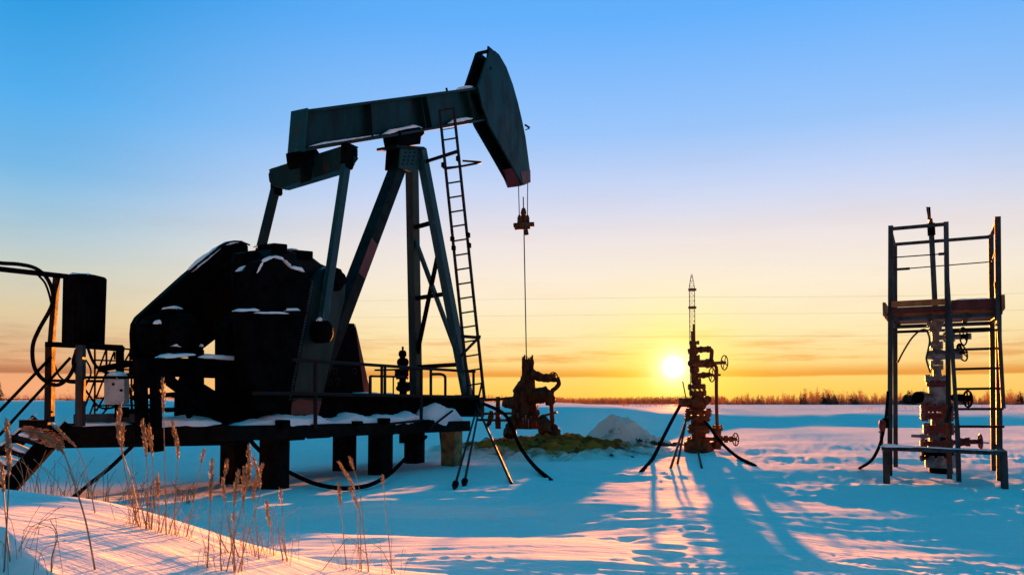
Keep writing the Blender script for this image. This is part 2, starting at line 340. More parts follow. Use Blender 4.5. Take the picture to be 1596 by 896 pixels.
def height(x, y):
    r = np.sqrt(x * x + y * y)
    ca_, sa_ = math.cos(R(-8)), math.sin(R(-8)); xr = x * ca_ - y * sa_; yr = x * sa_ + y * ca_
    wx = perlin(x * 0.25, y * 0.25, 3) * 1.2; wy = perlin(x * 0.3 + 7, y * 0.3, 4) * 0.5
    h = 0.055 * perlin(x * 0.10 + 3, y * 0.17, 1) + 0.030 * perlin(xr * 0.28, yr * 0.6, 2)
    # wind-cut ridges (sastrugi), long across the view, steep on the near side
    n = perlin(xr * 0.42 + wx, yr * 1.55 + wy * 2, 5); ridge = np.clip(1 - np.abs(n) * 2.3, 0, 1) ** 2
    n2 = perlin(xr * 1.0 + wx, yr * 4.0 + wy * 4, 6)
    area = sst(0.0, 0.35, perlin(x * 0.22 + 11, y * 0.22, 9) + 0.25)
    near = sst(40, 12, r)
    n3 = np.clip(1 - np.abs(perlin(xr * 1.1 + wx, yr * 5.5 + wy * 3 + 9, 18)) * 2.4, 0, 1) ** 1.5
    h += near * (0.020 * ridge * (0.35 + area) + 0.015 * n2 * (0.3 + area) + 0.014 * n3 * (0.25 + area) + 0.0035 * perlin(xr * 3.2, yr * 12, 8))
    h += 0.05 * (1 - near) * perlin(xr * 0.12, yr * 0.3, 12) + sst(12, 18, r) * sst(60, 38, r) * 0.020 * perlin(xr * 0.22 + wx * .3, yr * 1.0, 25) + sst(48, 60, y) * sst(260, 120, y) * 0.13 * perlin(x * 0.05, y * 0.22, 26)
    # calm trough under the machine
    m = sst(3.2, 1.6, np.abs((x - WELL.x) * LT.x + (y - WELL.y) * LT.y)) * sst(13.5, 9, (WELL.x - x) * AX.x + (WELL.y - y) * AX.y)
    h = h * (1 - 0.6 * m) - 0.05 * m
    # foreground drift, a long flat-topped tongue of snow from the left
    top = 0.60 * sst(0.35, -1.9, x) ** 1.0 + 0.10 * sst(-1.7, -3.2, x)
    back_y = 3.55 + 0.16 * np.sin(x * 1.7 + 0.6) + 0.10 * perlin(x * 0.8, y * 0.1, 14) + 0.18 * sst(-1.2, 0.3, x)
    front_y = np.clip(2.66 - 1.05 * (x + 1.54), 1.3, 2.8) + 0.03 * np.sin(x * 9)
    shape = sst(back_y + 1.25, back_y, y) * sst(front_y - 0.40, front_y, y)
    drift = top * shape
    soft = 1 - 0.93 * shape * sst(0.2, -0.6, x)
    h = h * soft + drift + shape * sst(0.2, -0.6, x) * (0.007 * perlin(x * 1.5, y * 5, 15) + 0.010 * perlin(x * 0.7 + 2, y * 1.9, 16))
    yw = y + 0.22 * perlin(x * 0.5, y * 0.1, 17) + 0.06 * x
    xw = sst(-4.2, -3.0, x) * sst(1.6, -0.4, x)
    h += (0.12 * sst(6.5, 5.5, yw) * sst(3.4, 4.6, y) - 0.085 * sst(6.1, 6.9, yw) * sst(8.15, 7.85, yw)) * xw * (1 - 0.7 * drift / 0.6)
    # low bank across the field, then a slightly higher plain
    lf = sst(11.0, 1.5, x - (y - 24) * 0.05)
    by = 41 - 15.5 * lf + 3.5 * perlin(x * 0.03, y * 0.0 + 0.5, 20) * (1 - 0.6 * lf)
    bh = 0.46 + 0.48 * lf + 0.14 * sst(-6, -16, x) + 0.10 * perlin(x * 0.05 + 5, y * 0 + 0.2, 21) + 0.05 * perlin(x * 0.35, y * 0.05, 22)
    h += sst(by - 3.5, by + 7, y) * bh * sst(0, 1, 1.0 * np.ones_like(x)) * (1 + 0.15 * sst(60, 200, y))
    h += 0.25 * sst(120, 500, r) * (0.4 + perlin(x * 0.004, y * 0.004, 23))
    h += sst(1.2, 4.2, x) * 0.030 * (np.clip(y, 2, 13) - 13) * sst(30, 13, y)
    # foot of the well mound
    h += 0.10 * np.exp(-(((x - 0.6) / 2.6) ** 2 + ((y - 17.8) / 2.2) ** 2))
    for (sx, sy, a, sc) in STEPS:
        if True:
            dx = (x - sx) * math.cos(a) + (y - sy) * math.sin(a); dy = -(x - sx) * math.sin(a) + (y - sy) * math.cos(a)
            q = (dx / (0.085 * sc)) ** 2 + (dy / (0.075 * min(sc, 1.2))) ** 2
            h = h - 0.040 * np.exp(-q ** 1.5) + 0.004 * np.exp(-((np.sqrt(q) - 1.6) / 0.45) ** 2)
    return h
def gz(x, y): return float(height(np.array([float(x)]), np.array([float(y)]))[0])
def hit(px, py):                                  # where the line of sight meets the snow
    d = ray(px, py); ts = np.concatenate([np.linspace(1.5, 12, 700), np.linspace(12, 60, 800)])
    xs = CAM.x + d.x * ts; ys = CAM.y + d.y * ts; zs = CAM.z + d.z * ts; hh = height(xs, ys); i = np.argmax(zs < hh)
    return Vector((xs[i], ys[i], hh[i]))
def onsnow(px, Y): x = (px - PX0) / F * Y; return Vector((x, Y, gz(x, Y)))

def build_ground():
    f1 = np.linspace(R(-44), R(44), 900); side = np.linspace(R(44), R(316), 61)[1:-1]
    th = np.concatenate([f1, side]); nth = len(th)
    inv = np.linspace(1 / 1.2, 1 / 60, 560); r = np.concatenate([[0.25, 0.6, 0.9], 1 / inv, np.geomspace(62, 6000, 90)])
    RR, TT = np.meshgrid(r, th, indexing='ij'); x = RR * np.sin(TT); y = RR * np.cos(TT); z = height(x.ravel(), y.ravel())
    v = np.stack([x.ravel(), y.ravel(), z], 1); nr = len(r)
    i = np.arange(nr - 1)[:, None]; j = np.arange(nth)[None, :]; j2 = (j + 1) % nth
    q = np.stack([i * nth + j, i * nth + j2, (i + 1) * nth + j2, (i + 1) * nth + j], -1).reshape(-1, 4)[:, ::-1]
    me = bpy.data.meshes.new('snow_ground'); n = len(v); me.vertices.add(n); me.vertices.foreach_set('co', v.ravel())
    me.loops.add(len(q) * 4); me.loops.foreach_set('vertex_index', q.ravel().astype(np.int32))
    me.polygons.add(len(q)); me.polygons.foreach_set('loop_start', np.arange(len(q), dtype=np.int32) * 4)
    me.polygons.foreach_set('use_smooth', np.ones(len(q), dtype=bool)); me.update(calc_edges=True); me.validate()
    o = bpy.data.objects.new('snow_ground', me); C.objects.link(o); me.materials.append(M['snow']); tag(o, kind='structure',
        label='wide wind-packed snow field with ridges, footprints and a drift in front')
build_ground()

def lump(name, cx, cy, rx, ry, hgt, m, label, seed, sharp=1.0, rough=0.05, n=90, dip=None):
    u = np.linspace(-1.3, 1.3, n); X, Y = np.meshgrid(u, u, indexing='ij'); x = cx + X * rx; y = cy + Y * ry; g = height(x.ravel(), y.ravel()).reshape(X.shape)
    rr = np.sqrt(X ** 2 + Y ** 2) + 0.22 * perlin(X * 1.6 + seed, Y * 1.6, seed); prof = np.clip(1 - rr, -0.3, 1); prof = np.sign(prof) * np.abs(prof) ** sharp
    z = g + prof * hgt + (rough * perlin(x * 3, y * 3, seed + 1) + rough * 0.5 * perlin(x * 8, y * 8, seed + 2)) * np.clip((1.15 - rr) * 3, 0, 1)
    v = np.stack([x.ravel(), y.ravel(), z.ravel()], 1).tolist(); f = [(i * n + j, (i + 1) * n + j, (i + 1) * n + j + 1, i * n + j + 1) for i in range(n - 1) for j in range(n - 1)]
    b = MB(); b.v = v; b.f = f; return b.build(name, m, None, True, label=label, kind='structure')
lump('soil_mound', 0.75, 17.1, 2.6, 2.5, 0.30, 'soil', 'low mound of oil-stained yellow brown snow and soil round the pumping well', 31, 0.8, 0.10, 150)
lump('snow_heap', 2.62, 20.3, 1.15, 0.9, 0.74, 'heap', 'pointed heap of dirty ploughed snow right of the pumping well', 41, 0.85, 0.10, 110)

def clods(name, spots, m, label, seed, size=(0.03, 0.09)):
    rd = random.Random(seed); b = MB()
    for (x, y, z) in spots:
        s_ = rd.uniform(*size); vs = [];
        for (ux, uy, uz) in ((1, 0, 0), (-1, 0, 0), (0, 1, 0), (0, -1, 0), (0, 0, 1), (0, 0, -0.6)):
            vs.append((x + ux * s_ * rd.uniform(.6, 1.4), y + uy * s_ * rd.uniform(.6, 1.4), z + uz * s_ * rd.uniform(.5, 1.2)))
        b.add(vs, [(0, 2, 4), (2, 1, 4), (1, 3, 4), (3, 0, 4), (2, 0, 5), (1, 2, 5), (3, 1, 5), (0, 3, 5)])
    return b.build(name, m, None, False, label=label, kind='stuff')
rd = random.Random(5); sp = []
for i in range(150):
    a = rd.gauss(0, 1); x = 3.25 + rd.gauss(0, 0.42); y = 19.7 + rd.gauss(0, 0.35); sp.append((x, y, gz(x, y) + rd.uniform(0.0, 0.12) * max(0.2, 1.2 - abs(x - 3.0))))
clods('frozen_clods', sp, 'clod', 'scattered frozen clods of earth at the foot of the snow heap', 6)
sp = []
for i in range(260):
    x = 0.9 + rd.gauss(0, 1.0); y = 16.9 + rd.gauss(0, 0.8); rr0 = min(1, math.hypot((x - .75) / 2.6, (y - 17.1) / 2.5)); sp.append((x, y, gz(x, y) + 0.30 * (1 - rr0) ** .8 - .01))
clods('soil_lumps', sp, 'clod', 'lumps of oily frozen soil scattered over the stained mound', 8, (0.012, 0.04))

# ================================================================== the pumpjack
pj = thing('pumpjack', J(5.0, 0, 0.75), 'big dark teal oil pumpjack with raised horse head, standing on concrete piles', 'pumpjack')
def Z2(px, py, b): p = Q(px, py, b); return p
def shift(p, db): return V(p) + LT * db
def plate(b_, pxs, bref, b0, b1):                 # polygon measured on the plane b=bref, built from b0 to b1
    pts = [shift(Q(x, y, bref), b0 - bref) for x, y in pxs]; return b_.prism(pts, LT * (b1 - b0))

# --- walking beam
T0 = shift(Q(479, 173, .13), -.13); T1 = shift(Q(748, 137, .13), -.13); B0 = shift(Q(474, 234, .13), -.13); B1 = shift(Q(762, 186, .13), -.13)
def bm(t, v): return (T0.lerp(T1, t)).lerp(B0.lerp(B1, t), v)
mb = MB(); upb = (T0 - B0).normalized()
mb.bar(T0, T1, 0.26, 0.04, upb); mb.bar(B0, B1, 0.26, 0.04, upb)
dn = (B0 - T0).normalized(); mb.prism([T0 + dn * .02 - LT * .012, T1 + dn * .02 - LT * .012, B1 - dn * .02 - LT * .012, B0 - dn * .02 - LT * .012], LT * .024)
beam = mb.build('walking_beam', 'teal', pj)
for t in (0.30, 0.585, 0.62, 0.90, 0.97):
    a, c = bm(t, .045), bm(t, .955)
    for sg in (-1, 1): MB().prism([a + LT * .013 * sg, a + LT * .12 * sg, c + LT * .12 * sg, c + LT * .013 * sg], AX * .016).build('stiffener_plate', 'teal', beam)
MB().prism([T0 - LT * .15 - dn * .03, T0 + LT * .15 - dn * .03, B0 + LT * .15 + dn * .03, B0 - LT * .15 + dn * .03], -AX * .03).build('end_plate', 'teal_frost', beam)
snowcap(bm(.03, .93) + LT * .07, bm(.34, .93) + LT * .07, .07, .03, pj, 1)
snowcap(bm(.36, .93) + LT * .07, bm(.57, .93) + LT * .07, .10, .07, pj, 2)
snowcap(bm(.74, .93) + LT * .07, bm(.90, .90) + LT * .07, .09, .06, pj, 3)
snowcap(bm(.88, -.04), bm(.985, -.06), .20, .05, pj, 4)
MB().tube([bm(.80, -.02), bm(.80, -.14)], .02, 8).build('lifting_lug', 'dark', beam)

# --- horse head
near = [(763, 78), (770, 80), (777, 86), (788, 105), (798, 132), (806, 160), (813, 190), (818, 215), (822, 245), (825, 268), (825, 284), (814, 289), (787, 240), (761, 194), (750, 164), (744, 136)]
HB = .155
hh = thing('horse_head_tmp', (0, 0, 0), '', '') if False else None
mb = MB(); plate(mb, near, HB, HB - .02, HB + .02); head = mb.build('horse_head', 'teal', pj)
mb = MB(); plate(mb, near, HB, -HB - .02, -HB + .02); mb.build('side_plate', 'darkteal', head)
arc = near[0:11]; pts = [shift(Q(x, y, HB), -HB) for x, y in arc]
mb = MB()
for a, c in zip(pts, pts[1:]): mb.bar(a, c + (c - a) * .03, 2 * HB - .04, .03, AX)
mb.build('cable_track', 'darkteal', head)
mb = MB()
mid_ = [(760, 95), (790, 150), (806, 215), (812, 270), (790, 240), (770, 190), (757, 140)]
for q0, q1 in (((748, 132), (790, 128)), ((765, 196), (812, 200)), ((790, 243), (818, 240)), ((758, 95), (778, 95))):
    a, c = shift(Q(*q0, HB), -HB), shift(Q(*q1, HB), -HB); mb.bar(a, c, 2 * HB - .05, .02)
mb.build('inner_rib', 'dark', head)
mb = MB(); plate(mb, [(810, 268), (825, 266), (825.3, 284.3), (814, 289.4)], HB, HB + .021, HB + .027); mb.build('red_tip', 'red', head)
mb = MB(); plate(mb, [(802, 262), (826, 270), (825.5, 285), (813, 290)], HB, -HB - .03, HB - .03) ; mb.build('bottom_block', 'red', head)
a = Q(820, 196, 0.05); mb = MB(); mb.bar(a - AX * .05, a + AX * .16 + Vector((0, 0, .0)), .03, .03); mb.bar(a - AX * .02 - Vector((0, 0, .10)), a + AX * .15 - Vector((0, 0, .02)), .02, .02); mb.build('bracket', 'dark', head)
mb = MB()
c = Q(763.5, 107, HB) + LT * .022; mb.lathe(c - LT * .005, LT, [(0, .035), (.012, .033)], 14); mb.build('pin_boss', 'darkteal', head, True)
mb = MB(); plate(mb, [(742, 146), (768, 142), (776, 190), (756, 186)], .13, -.125, .125); mb.build('neck_block', 'dark', head)

# --- saddle and samson post
SB = .12
mb = MB(); plate(mb, [(614, 206), (622, 203), (655, 198), (662, 203), (662, 210), (655, 216), (618, 220), (614, 213)], SB, -SB, SB); sad = mb.build('saddle_bearing', 'dark', pj, bevel=.015)
for i, xx in enumerate((622, 652)):
    for sg in (-1, 1):
        c = shift(Q(xx, 209, SB), -SB + sg * SB); MB().tube([c - LT * .02, c + LT * .03 * 1], .025, 6).build('bolt', 'dark', sad)
mb = MB(); plate(mb, [(620, 214), (657, 210), (655, 225), (623, 228)], .15, -.15, .15); mb.build('saddle_neck', 'dark', pj)
mb = MB(); plate(mb, [(618, 226), (662, 229), (662, 233), (618, 230)], .2, -.2, .2); mb.build('post_head_plate', 'darkteal', pj)
mb = MB(); plate(mb, [(630, 228), (655, 232), (652, 262), (640, 268), (622, 262), (624, 232)], .14, .12, .15); gus = mb.build('gusset_plate', 'teal_frost', pj)
mb = MB()
for i in range(12):
    c = Q(632 + (i % 3) * 7 - (i // 3) * 1.5, 238 + (i // 3) * 6, .152); mb.tube([c, c + LT * .015], .014, 6)
mb.build('rivet', 'darkteal', gus)
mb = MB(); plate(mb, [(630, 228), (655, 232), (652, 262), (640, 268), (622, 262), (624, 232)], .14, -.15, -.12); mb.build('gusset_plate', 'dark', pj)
def chan(p0, p1, w_, d_, name, m, out=1):         # channel section leg: web facing out, two flanges
    p0, p1 = V(p0), V(p1); d = (p1 - p0).normalized(); x = (LT - d * LT.dot(d)).normalized(); y = d.cross(x).normalized(); b = MB()
    b.bar(p0 + x * out * (d_ / 2 - .012), p1 + x * out * (d_ / 2 - .012), .024, w_, y)
    for sg in (-1, 1): b.bar(p0 + y * sg * (w_ / 2 - .01), p1 + y * sg * (w_ / 2 - .01), d_ - .05, .02, y)
    b.bar(p0 - x * out * (d_ / 2 - .02), p1 - x * out * (d_ / 2 - .02), .016, w_ * .96, y)
    return b.build(name, m, pj)
NL0, NL1 = Q(655, 232, .12), Q(728, 617, .62); FL0, FL1 = Q(641, 238, -.12), Q(648, 617, -.62)
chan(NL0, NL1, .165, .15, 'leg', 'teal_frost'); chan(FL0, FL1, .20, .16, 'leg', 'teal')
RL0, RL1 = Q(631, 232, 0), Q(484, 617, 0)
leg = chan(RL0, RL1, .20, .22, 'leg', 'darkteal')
mb = MB(); a, c = RL0.lerp(RL1, .42), RL0.lerp(RL1, .56); mb.bar(a + LT * .113, c + LT * .113, .006, .19, (c - a).cross(LT)); mb.build('red_band', 'red', leg)
def on(a, b_, y, bl): return a.lerp(b_, y)
for (y, lo_) in ((345, 0), (456, 1), (567, 1)):
    tn = (y - 232) / (617 - 232); a = NL0.lerp(NL1, tn); c = FL0.lerp(FL1, tn + .005); ext = (c - a).normalized() * (.12 if lo_ else 0)
    MB().bar(a, c + ext, .05, .07).build('cross_tie', 'dark', pj)
a, c = FL0.lerp(FL1, .32), NL0.lerp(NL1, .87); MB().bar(a, c, .05, .09, AX).build('diagonal_brace', 'teal', pj)
a, c = NL0.lerp(NL1, .40), FL0.lerp(FL1, .86); MB().bar(a, c, .05, .07, AX).build('diagonal_brace', 'dark', pj)
for p in (NL1, FL1):
    MB().bar(p + Vector((0, 0, -.03)), p + Vector((0, 0, .02)), .32, .32, AX).build('foot_plate', 'dark', pj)
snowcap(NL1 + Vector((0, 0, .02)) - AX * .05, NL1 + Vector((0, 0, .02)) + AX * .22, .12, .10, pj, 9)

# --- equalizer hung from the rear of the beam, with its bearing
EQ = shift(Q(487, 262, 0), 0); EZ = EQ.z; ES = (WELL - EQ).dot(AX)
mb = MB(); plate(mb, [(464, 236), (497, 232), (502, 241), (498, 256), (470, 262), (466, 252)], .13, -.10, .10); eb = mb.build('equalizer_bearing', 'dark', pj, bevel=.01)
mb = MB(); c = Q(484, 243, 0); mb.lathe(c - LT * .12, LT, [(0, .06), (.24, .06)], 16); mb.build('bearing_pin', 'dark', eb, True)
mb = MB(); plate(mb, [(468, 254), (488, 249), (485, 281), (470, 286)], .11, .09, .11); mb.build('hanger_plate', 'darkteal', eb)
prof = [(-.76, .06), (-.72, .14), (.72, .14), (.76, .10), (.76, .0), (.70, -.12), (.58, -.19), (-.52, -.19), (-.66, -.14), (-.74, -.05)]
TL = .11; mb = MB(); c0 = J(ES, 0, EZ)
for off, th in ((-.075, .02), (.075, .02)): mb.prism([J(ES + off, b, EZ + z + b * TL) for b, z in prof], -AX * th)
mb.bar(J(ES, -.76, EZ + .13 - .76 * TL), J(ES, .76, EZ + .13 + .76 * TL), .17, .02); mb.bar(J(ES, -.52, EZ - .18 - .52 * TL), J(ES, .58, EZ - .18 + .58 * TL), .17, .02)
mb.bar(J(ES, .58, EZ - .18 + .58 * TL), J(ES, .76, EZ - .02 + .76 * TL), .17, .02); mb.bar(J(ES, -.52, EZ - .18 - .52 * TL), J(ES, -.74, EZ - .04 - .74 * TL), .17, .02)
eqo = mb.build('equalizer', 'teal', pj)
snowcap(J(ES - .10, -.6, EZ - .165 - .6 * TL) , J(ES - .10, .6, EZ - .165 + .6 * TL), .05, .04, pj, 12)
for bb in (-.3, .05, .3): MB().bar(J(ES - .0, bb, EZ - .17 + bb * TL), J(ES, bb, EZ + .12 + bb * TL), .16, .012).build('stiffener_plate', 'darkteal', eqo)

# --- pitman arms and cranks
CR = Q(520, 436, .60); CS = (WELL - CR).dot(AX); CZ = CR.z
for sg, topx, pin in ((1, (541, 246), Q(501, 517, .74)), (-1, (431, 288), None)):
    b_ = .74 * sg; a = Q(*topx, b_)
    if pin is None:
        pn = J((WELL - Q(501, 517, .74)).dot(AX), b_, Q(501, 517, .74).z)
    else: pn = pin
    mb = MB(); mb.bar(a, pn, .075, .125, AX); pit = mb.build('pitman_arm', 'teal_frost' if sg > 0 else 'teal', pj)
    mb = MB(); mb.bar(a + Vector((0, 0, .20)), a - Vector((0, 0, .16)), .12, .17, AX); mb.build('top_bearing', 'dark', pit, bevel=.02)
    mb = MB(); mb.lathe(pn - LT * .11, LT, [(0, .11), (.03, .15), (.19, .15), (.22, .11)], 20); mb.build('wrist_pin_bearing', 'dark', pit, True)
    if sg > 0: snowcap(pn + Vector((0, 0, .14)) - AX * .09, pn + Vector((0, 0, .13)) + AX * .08, .12, .07, pj, 14)
crank_px = [(500, 420), (512, 414), (528, 420), (536, 436), (533, 470), (524, 505), (512, 560), (499, 618), (494, 636), (489, 655), (449, 655), (453, 618), (462, 570), (488, 436)]
for sg in (1, -1):
    b0 = .56 if sg > 0 else -.68
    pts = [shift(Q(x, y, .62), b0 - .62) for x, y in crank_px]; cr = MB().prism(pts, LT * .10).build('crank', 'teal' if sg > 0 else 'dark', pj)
    if sg > 0:
        tb = MB(); e0, e1 = Q(488, 438, .95), Q(451.5, 625, .95); dirn = (e1 - e0); L = dirn.length; dd = dirn.normalized()
        for i in range(44):
            p = e0 + dd * (L * i / 44); tb.bar(p - LT * .02, p - LT * .02 + dd * (L / 88), .05, .035, AX)
        tb.build('rack_tooth', 'galv', cr, kind='stuff')
        rt = MB(); plate(rt, [(497, 625), (495, 634), (489.3, 655.3), (448.7, 655.3), (450, 628), (462, 622)], .62, .661, .668); rt.build('red_tip', 'red', cr)
        cc = Q(518, 436, .62); MB().lathe(cc - LT * .02, LT, [(0, .16), (.10, .16), (.12, .10), (.16, .10)], 20).build('crank_hub', 'dark', cr, True)
    # counterweight bolted to the crank
    wpx = [(385, 500), (388, 452), (397, 424), (408, 408), (425, 401), (441, 405), (452, 417), (470, 423), (486, 436), (474, 510), (458, 590), (450, 640), (400, 640), (388, 560)]
    if sg < 0: wpx = [(440, 450), (486, 436), (478, 498), (446, 500)]
    pts = [shift(Q(x, y, .95), (.70 if sg > 0 else -.85) - .95) for x, y in wpx]; cw = MB().prism(pts, LT * (.25 if sg > 0 else .15)).build('counterweight', 'dark', pj, bevel=.02)
    if sg > 0:
        for (x, y) in ((415, 450), (440, 480), (425, 560), (440, 610)):
            c = Q(x, y, .952); MB().tube([c, c + LT * .04], .035, 6).build('bolt', 'dark', cw)
        arcp = [(398, 426), (408, 409), (424, 401), (440, 405), (452, 417)]
        for i in range(4): snowcap(Q(*arcp[i], .93), Q(*arcp[i + 1], .93), .12, .035, cw, 20 + i)
        snowcap(Q(452, 418, .90), Q(472, 424, .90), .14, .05, cw, 25)

# --- gearbox
gpx = [(420, 400), (426, 387), (444, 387), (462, 393), (486, 398), (503, 411), (524, 420), (533, 434), (526, 500), (515, 560), (505, 612), (452, 612), (446, 505), (424, 480)]
mb = MB(); plate(mb, gpx, .48, -.22, .46); gb = mb.build('gearbox', 'darkteal', pj, bevel=.015)
for (x0, y0, x1, y1) in ((424, 380, 445, 388), (463, 391, 485, 397)):
    mb = MB(); plate(mb, [(x0, y0 - 1), (x1, y0 + 1), (x1, y1 + 8), (x0, y1 + 8)], .46, .2, .50); mb.build('inspection_lid', 'dark', gb, bevel=.01)
for y in (440, 470, 520, 560):
    mb = MB(); plate(mb, [(424, y), (424, y + 4), (505, y + 4), (510, y)], .48, .455, .50); mb.build('casing_rib', 'dark', gb)
mb = MB(); c = Q(520, 436, 0); mb.lathe(J(CS, -.75, CZ), LT, [(0, .09), (1.5, .09)], 16); mb.build('crankshaft', 'dark', gb, True)
snowcap(Q(400, 385, .10), Q(425, 383, .10), .3, .03, gb, 30); snowcap(Q(446, 389, .3), Q(463, 393, .3), .25, .03, gb, 31)
mb = MB(); plate(mb, [(362, 486), (475, 484), (475, 492), (362, 492)], .97, .90, 1.0); led = mb.build('casing_ledge', 'dark', gb)
snowcap(Q(364, 485, .95), Q(402, 484, .95), .14, .045, gb, 33); snowcap(Q(392, 488, .98), Q(448, 489, .98), .10, .035, gb, 34); snowcap(Q(440, 486, .95), Q(470, 487, .95), .08, .07, gb, 35)
mb = MB(); plate(mb, [(366, 424), (400, 420), (400, 426), (366, 428)], .56, .40, .62); mb.build('casing_ledge', 'dark', gb); snowcap(Q(369, 423, .58), Q(394, 418, .58), .12, .05, gb, 36)
mb = MB(); mb.bar(Q(389, 402, .55), Q(389, 485, .55), .02, .02); mb.build('oil_pipe', 'dark', gb)
# pedestal under the gearbox
mb = MB(); plate(mb, [(348, 512), (376, 480), (378, 395), (398, 390), (430, 420), (470, 500), (505, 600), (500, 620), (430, 640), (430, 662), (348, 664)], .50, .36, .52); mb.build('gearbox_pedestal', 'dark', pj)
mb = MB(); plate(mb, [(337, 655), (378, 655), (374, 688), (341, 690)], .5, .2, .55); mb.build('pedestal_foot', 'dark', pj)
# belt guard and motor
gp = [(210, 558), (208.5, 520), (210, 505), (216, 494), (289, 428), (342, 385), (352, 379), (364, 376.5), (376, 377), (388, 382), (392, 470), (356, 514), (311, 549), (302, 556)]
BG = -.42
mb = MB(); plate(mb, gp, BG + .05, BG - .05, BG + .05); bg_ = mb.build('belt_guard', 'dark', pj, bevel=.02)
mb = MB(); 
for a, c in zip(gp[2:9], gp[3:10]):
    mb.bar(shift(Q(*a, BG + .05), .01), shift(Q(*c, BG + .05), .01), .02, .03, AX)
mb.build('guard_rim', 'darkteal', bg_)
snowcap(Q(291, 427, BG), Q(345, 383, BG), .16, .075, bg_, 40, droop=.1); snowcap(Q(345, 383, BG), Q(372, 377, BG), .16, .04, bg_, 41)
mc = Q(266, 522, .1)
mb = MB(); mb.lathe(mc - LT * .38, LT, [(0, .10), (.03, .20), (.08, .24), (.62, .24), (.68, .20), (.74, .10)], 24); mo = mb.build('electric_motor', 'dark', pj, True)
for i in range(14):
    a = 2 * math.pi * i / 14; u_ = AX * math.cos(a) + Vector((0, 0, 1)) * math.sin(a); MB().bar(mc - LT * .28 + u_ * .245, mc + LT * .22 + u_ * .245, .012, .03, u_).build('cooling_fin', 'dark', mo)
MB().bar(mc + Vector((0, 0, .22)) - LT * .1, mc + Vector((0, 0, .22)) + LT * .12, .2, .14).build('terminal_box', 'dark', mo, bevel=.01)
snowcap(mc + Vector((0, 0, .30)) - LT * .12, mc + Vector((0, 0, .30)) + LT * .15, .16, .035, pj, 43)
for (x, y) in ((274, 540), (309, 540)):
    c = Q(x, y, .35); MB().tube([c - Vector((0, 0, .14)), c], .055, 10).build('slide_bolt', 'dark', pj); snowcap(c - AX * .05, c + AX * .05, .12, .04, pj, int(x))
snowcap(Q(240, 504, .25), Q(250, 503, .25), .1, .05, pj, 46)
# motor platform
mb = MB(); mb.ibeam(Q(208, 568, .45), Q(392, 570, .45), .12, .15); mp_ = mb.build('motor_platform_beam', 'dark', pj)
mb = MB(); mb.ibeam(J(9.4, -.55, Q(208, 568, .45).z), J(7.5, -.55, Q(208, 568, .45).z), .12, .15); mb.build('motor_platform_beam', 'dark', pj)
zz = Q(208, 568, .45).z
for s_ in (9.35, 8.9, 8.4, 7.9): MB().bar(J(s_, -.55, zz + .03), J(s_, .45, zz + .03), .10, .10).build('motor_platform_crossbar', 'dark', pj)
snowcap(Q(244, 558, .45), Q(304, 553, .45), .22, .05, pj, 50); snowcap(Q(300, 557, .45), Q(386, 562, .45), .30, .055, pj, 51)
mb = MB(); mb.bar(Q(306, 545, .47), Q(306, 622, .47), .12, .12, AX); mb.build('platform_post', 'dark', pj)
mb = MB(); mb.bar(Q(308, 612, .47), Q(306, 622, .47), .16, .10, AX); mb.build('platform_post', 'dark', pj)
MB().bar(Q(246, 580, .46), Q(350, 657, .46), .10, .09, LT.cross(Q(330, 645, .46) - Q(250, 575, .46))).build('diagonal_strut', 'dark', pj)
MB().bar(Q(284, 588, .46), Q(368, 639, .46), .10, .10, LT.cross(Q(352, 630, .46) - Q(290, 580, .46))).build('diagonal_strut', 'dark', pj)
MB().bar(Q(218, 560, .5), Q(222, 690, .5), .10, .10, AX).build('platform_post', 'dark', pj)
MB().bar(Q(243, 575, .5), Q(243, 670, .5), .09, .09, AX).build('platform_post', 'dark', pj)
MB().bar(Q(205, 620, .5), Q(300, 612, .5), .05, .05).build('cross_tie', 'dark', pj)
MB().bar(Q(197, 641, .5), Q(300, 637, .5), .05, .05).build('cross_tie', 'dark', pj)
MB().bar(Q(262, 575, .3), Q(296, 650, .3), .05, .05).build('diagonal_strut', 'dark', pj)
# trapezoid bracket beside the crank
mb = MB(); plate(mb, [(531, 503), (553, 504), (577, 614), (500, 614), (515, 505)], .10, -.30, .10); brk = mb.build('post_bracket', 'dark', pj, bevel=.01)
mb = MB(); plate(mb, [(553, 505), (556, 516), (577, 613), (567, 613)], .10, .101, .108); mb.build('red_stripe', 'red', brk)
for (x, y) in ((517, 546), (522, 578), (552, 578), (514, 596), (526, 594)):
    c = Q(x, y, .10); MB().ring(c + LT * .004, LT, .045, .010, 14, 6).build('bolt_ring', 'rail', brk)
# --- skid
SZ1, SZ0 = 1.10, .80
for b_ in (.62, -.62):
    s0 = (WELL - Q(385, 630, .62)).dot(AX); s1 = (WELL - Q(738, 630, .62)).dot(AX)
    mb = MB(); mb.ibeam(J(s0, b_, (SZ0 + SZ1) / 2), J(s1, b_, (SZ0 + SZ1) / 2), .16, SZ1 - SZ0, .03); sk = mb.build('skid_beam', 'dark', pj)
for s_ in np.linspace(s0 - .1, s1 + .1, 7):
    MB().bar(J(s_, -.54, .97), J(s_, .54, .97), .14, .22).build('skid_crossmember', 'dark', pj)
MB().bar(J(s0 - .3, 0, 1.108), J(s1, 0, 1.108), 1.30, .012).build('deck_plate', 'dark', pj)
snowcap(J(s0 - .7, .42, 1.115), J(s0 - 1.3, .42, 1.115), .3, .06, pj, 60); snowcap(J(6.5, .40, 1.115), J(5.3, .40, 1.115), .32, .07, pj, 61)
MB().bar(J(s1, .0, .93), J(s1 - .16, 0, .93), 1.5, .34).build('skid_end_plate', 'darkteal', pj)
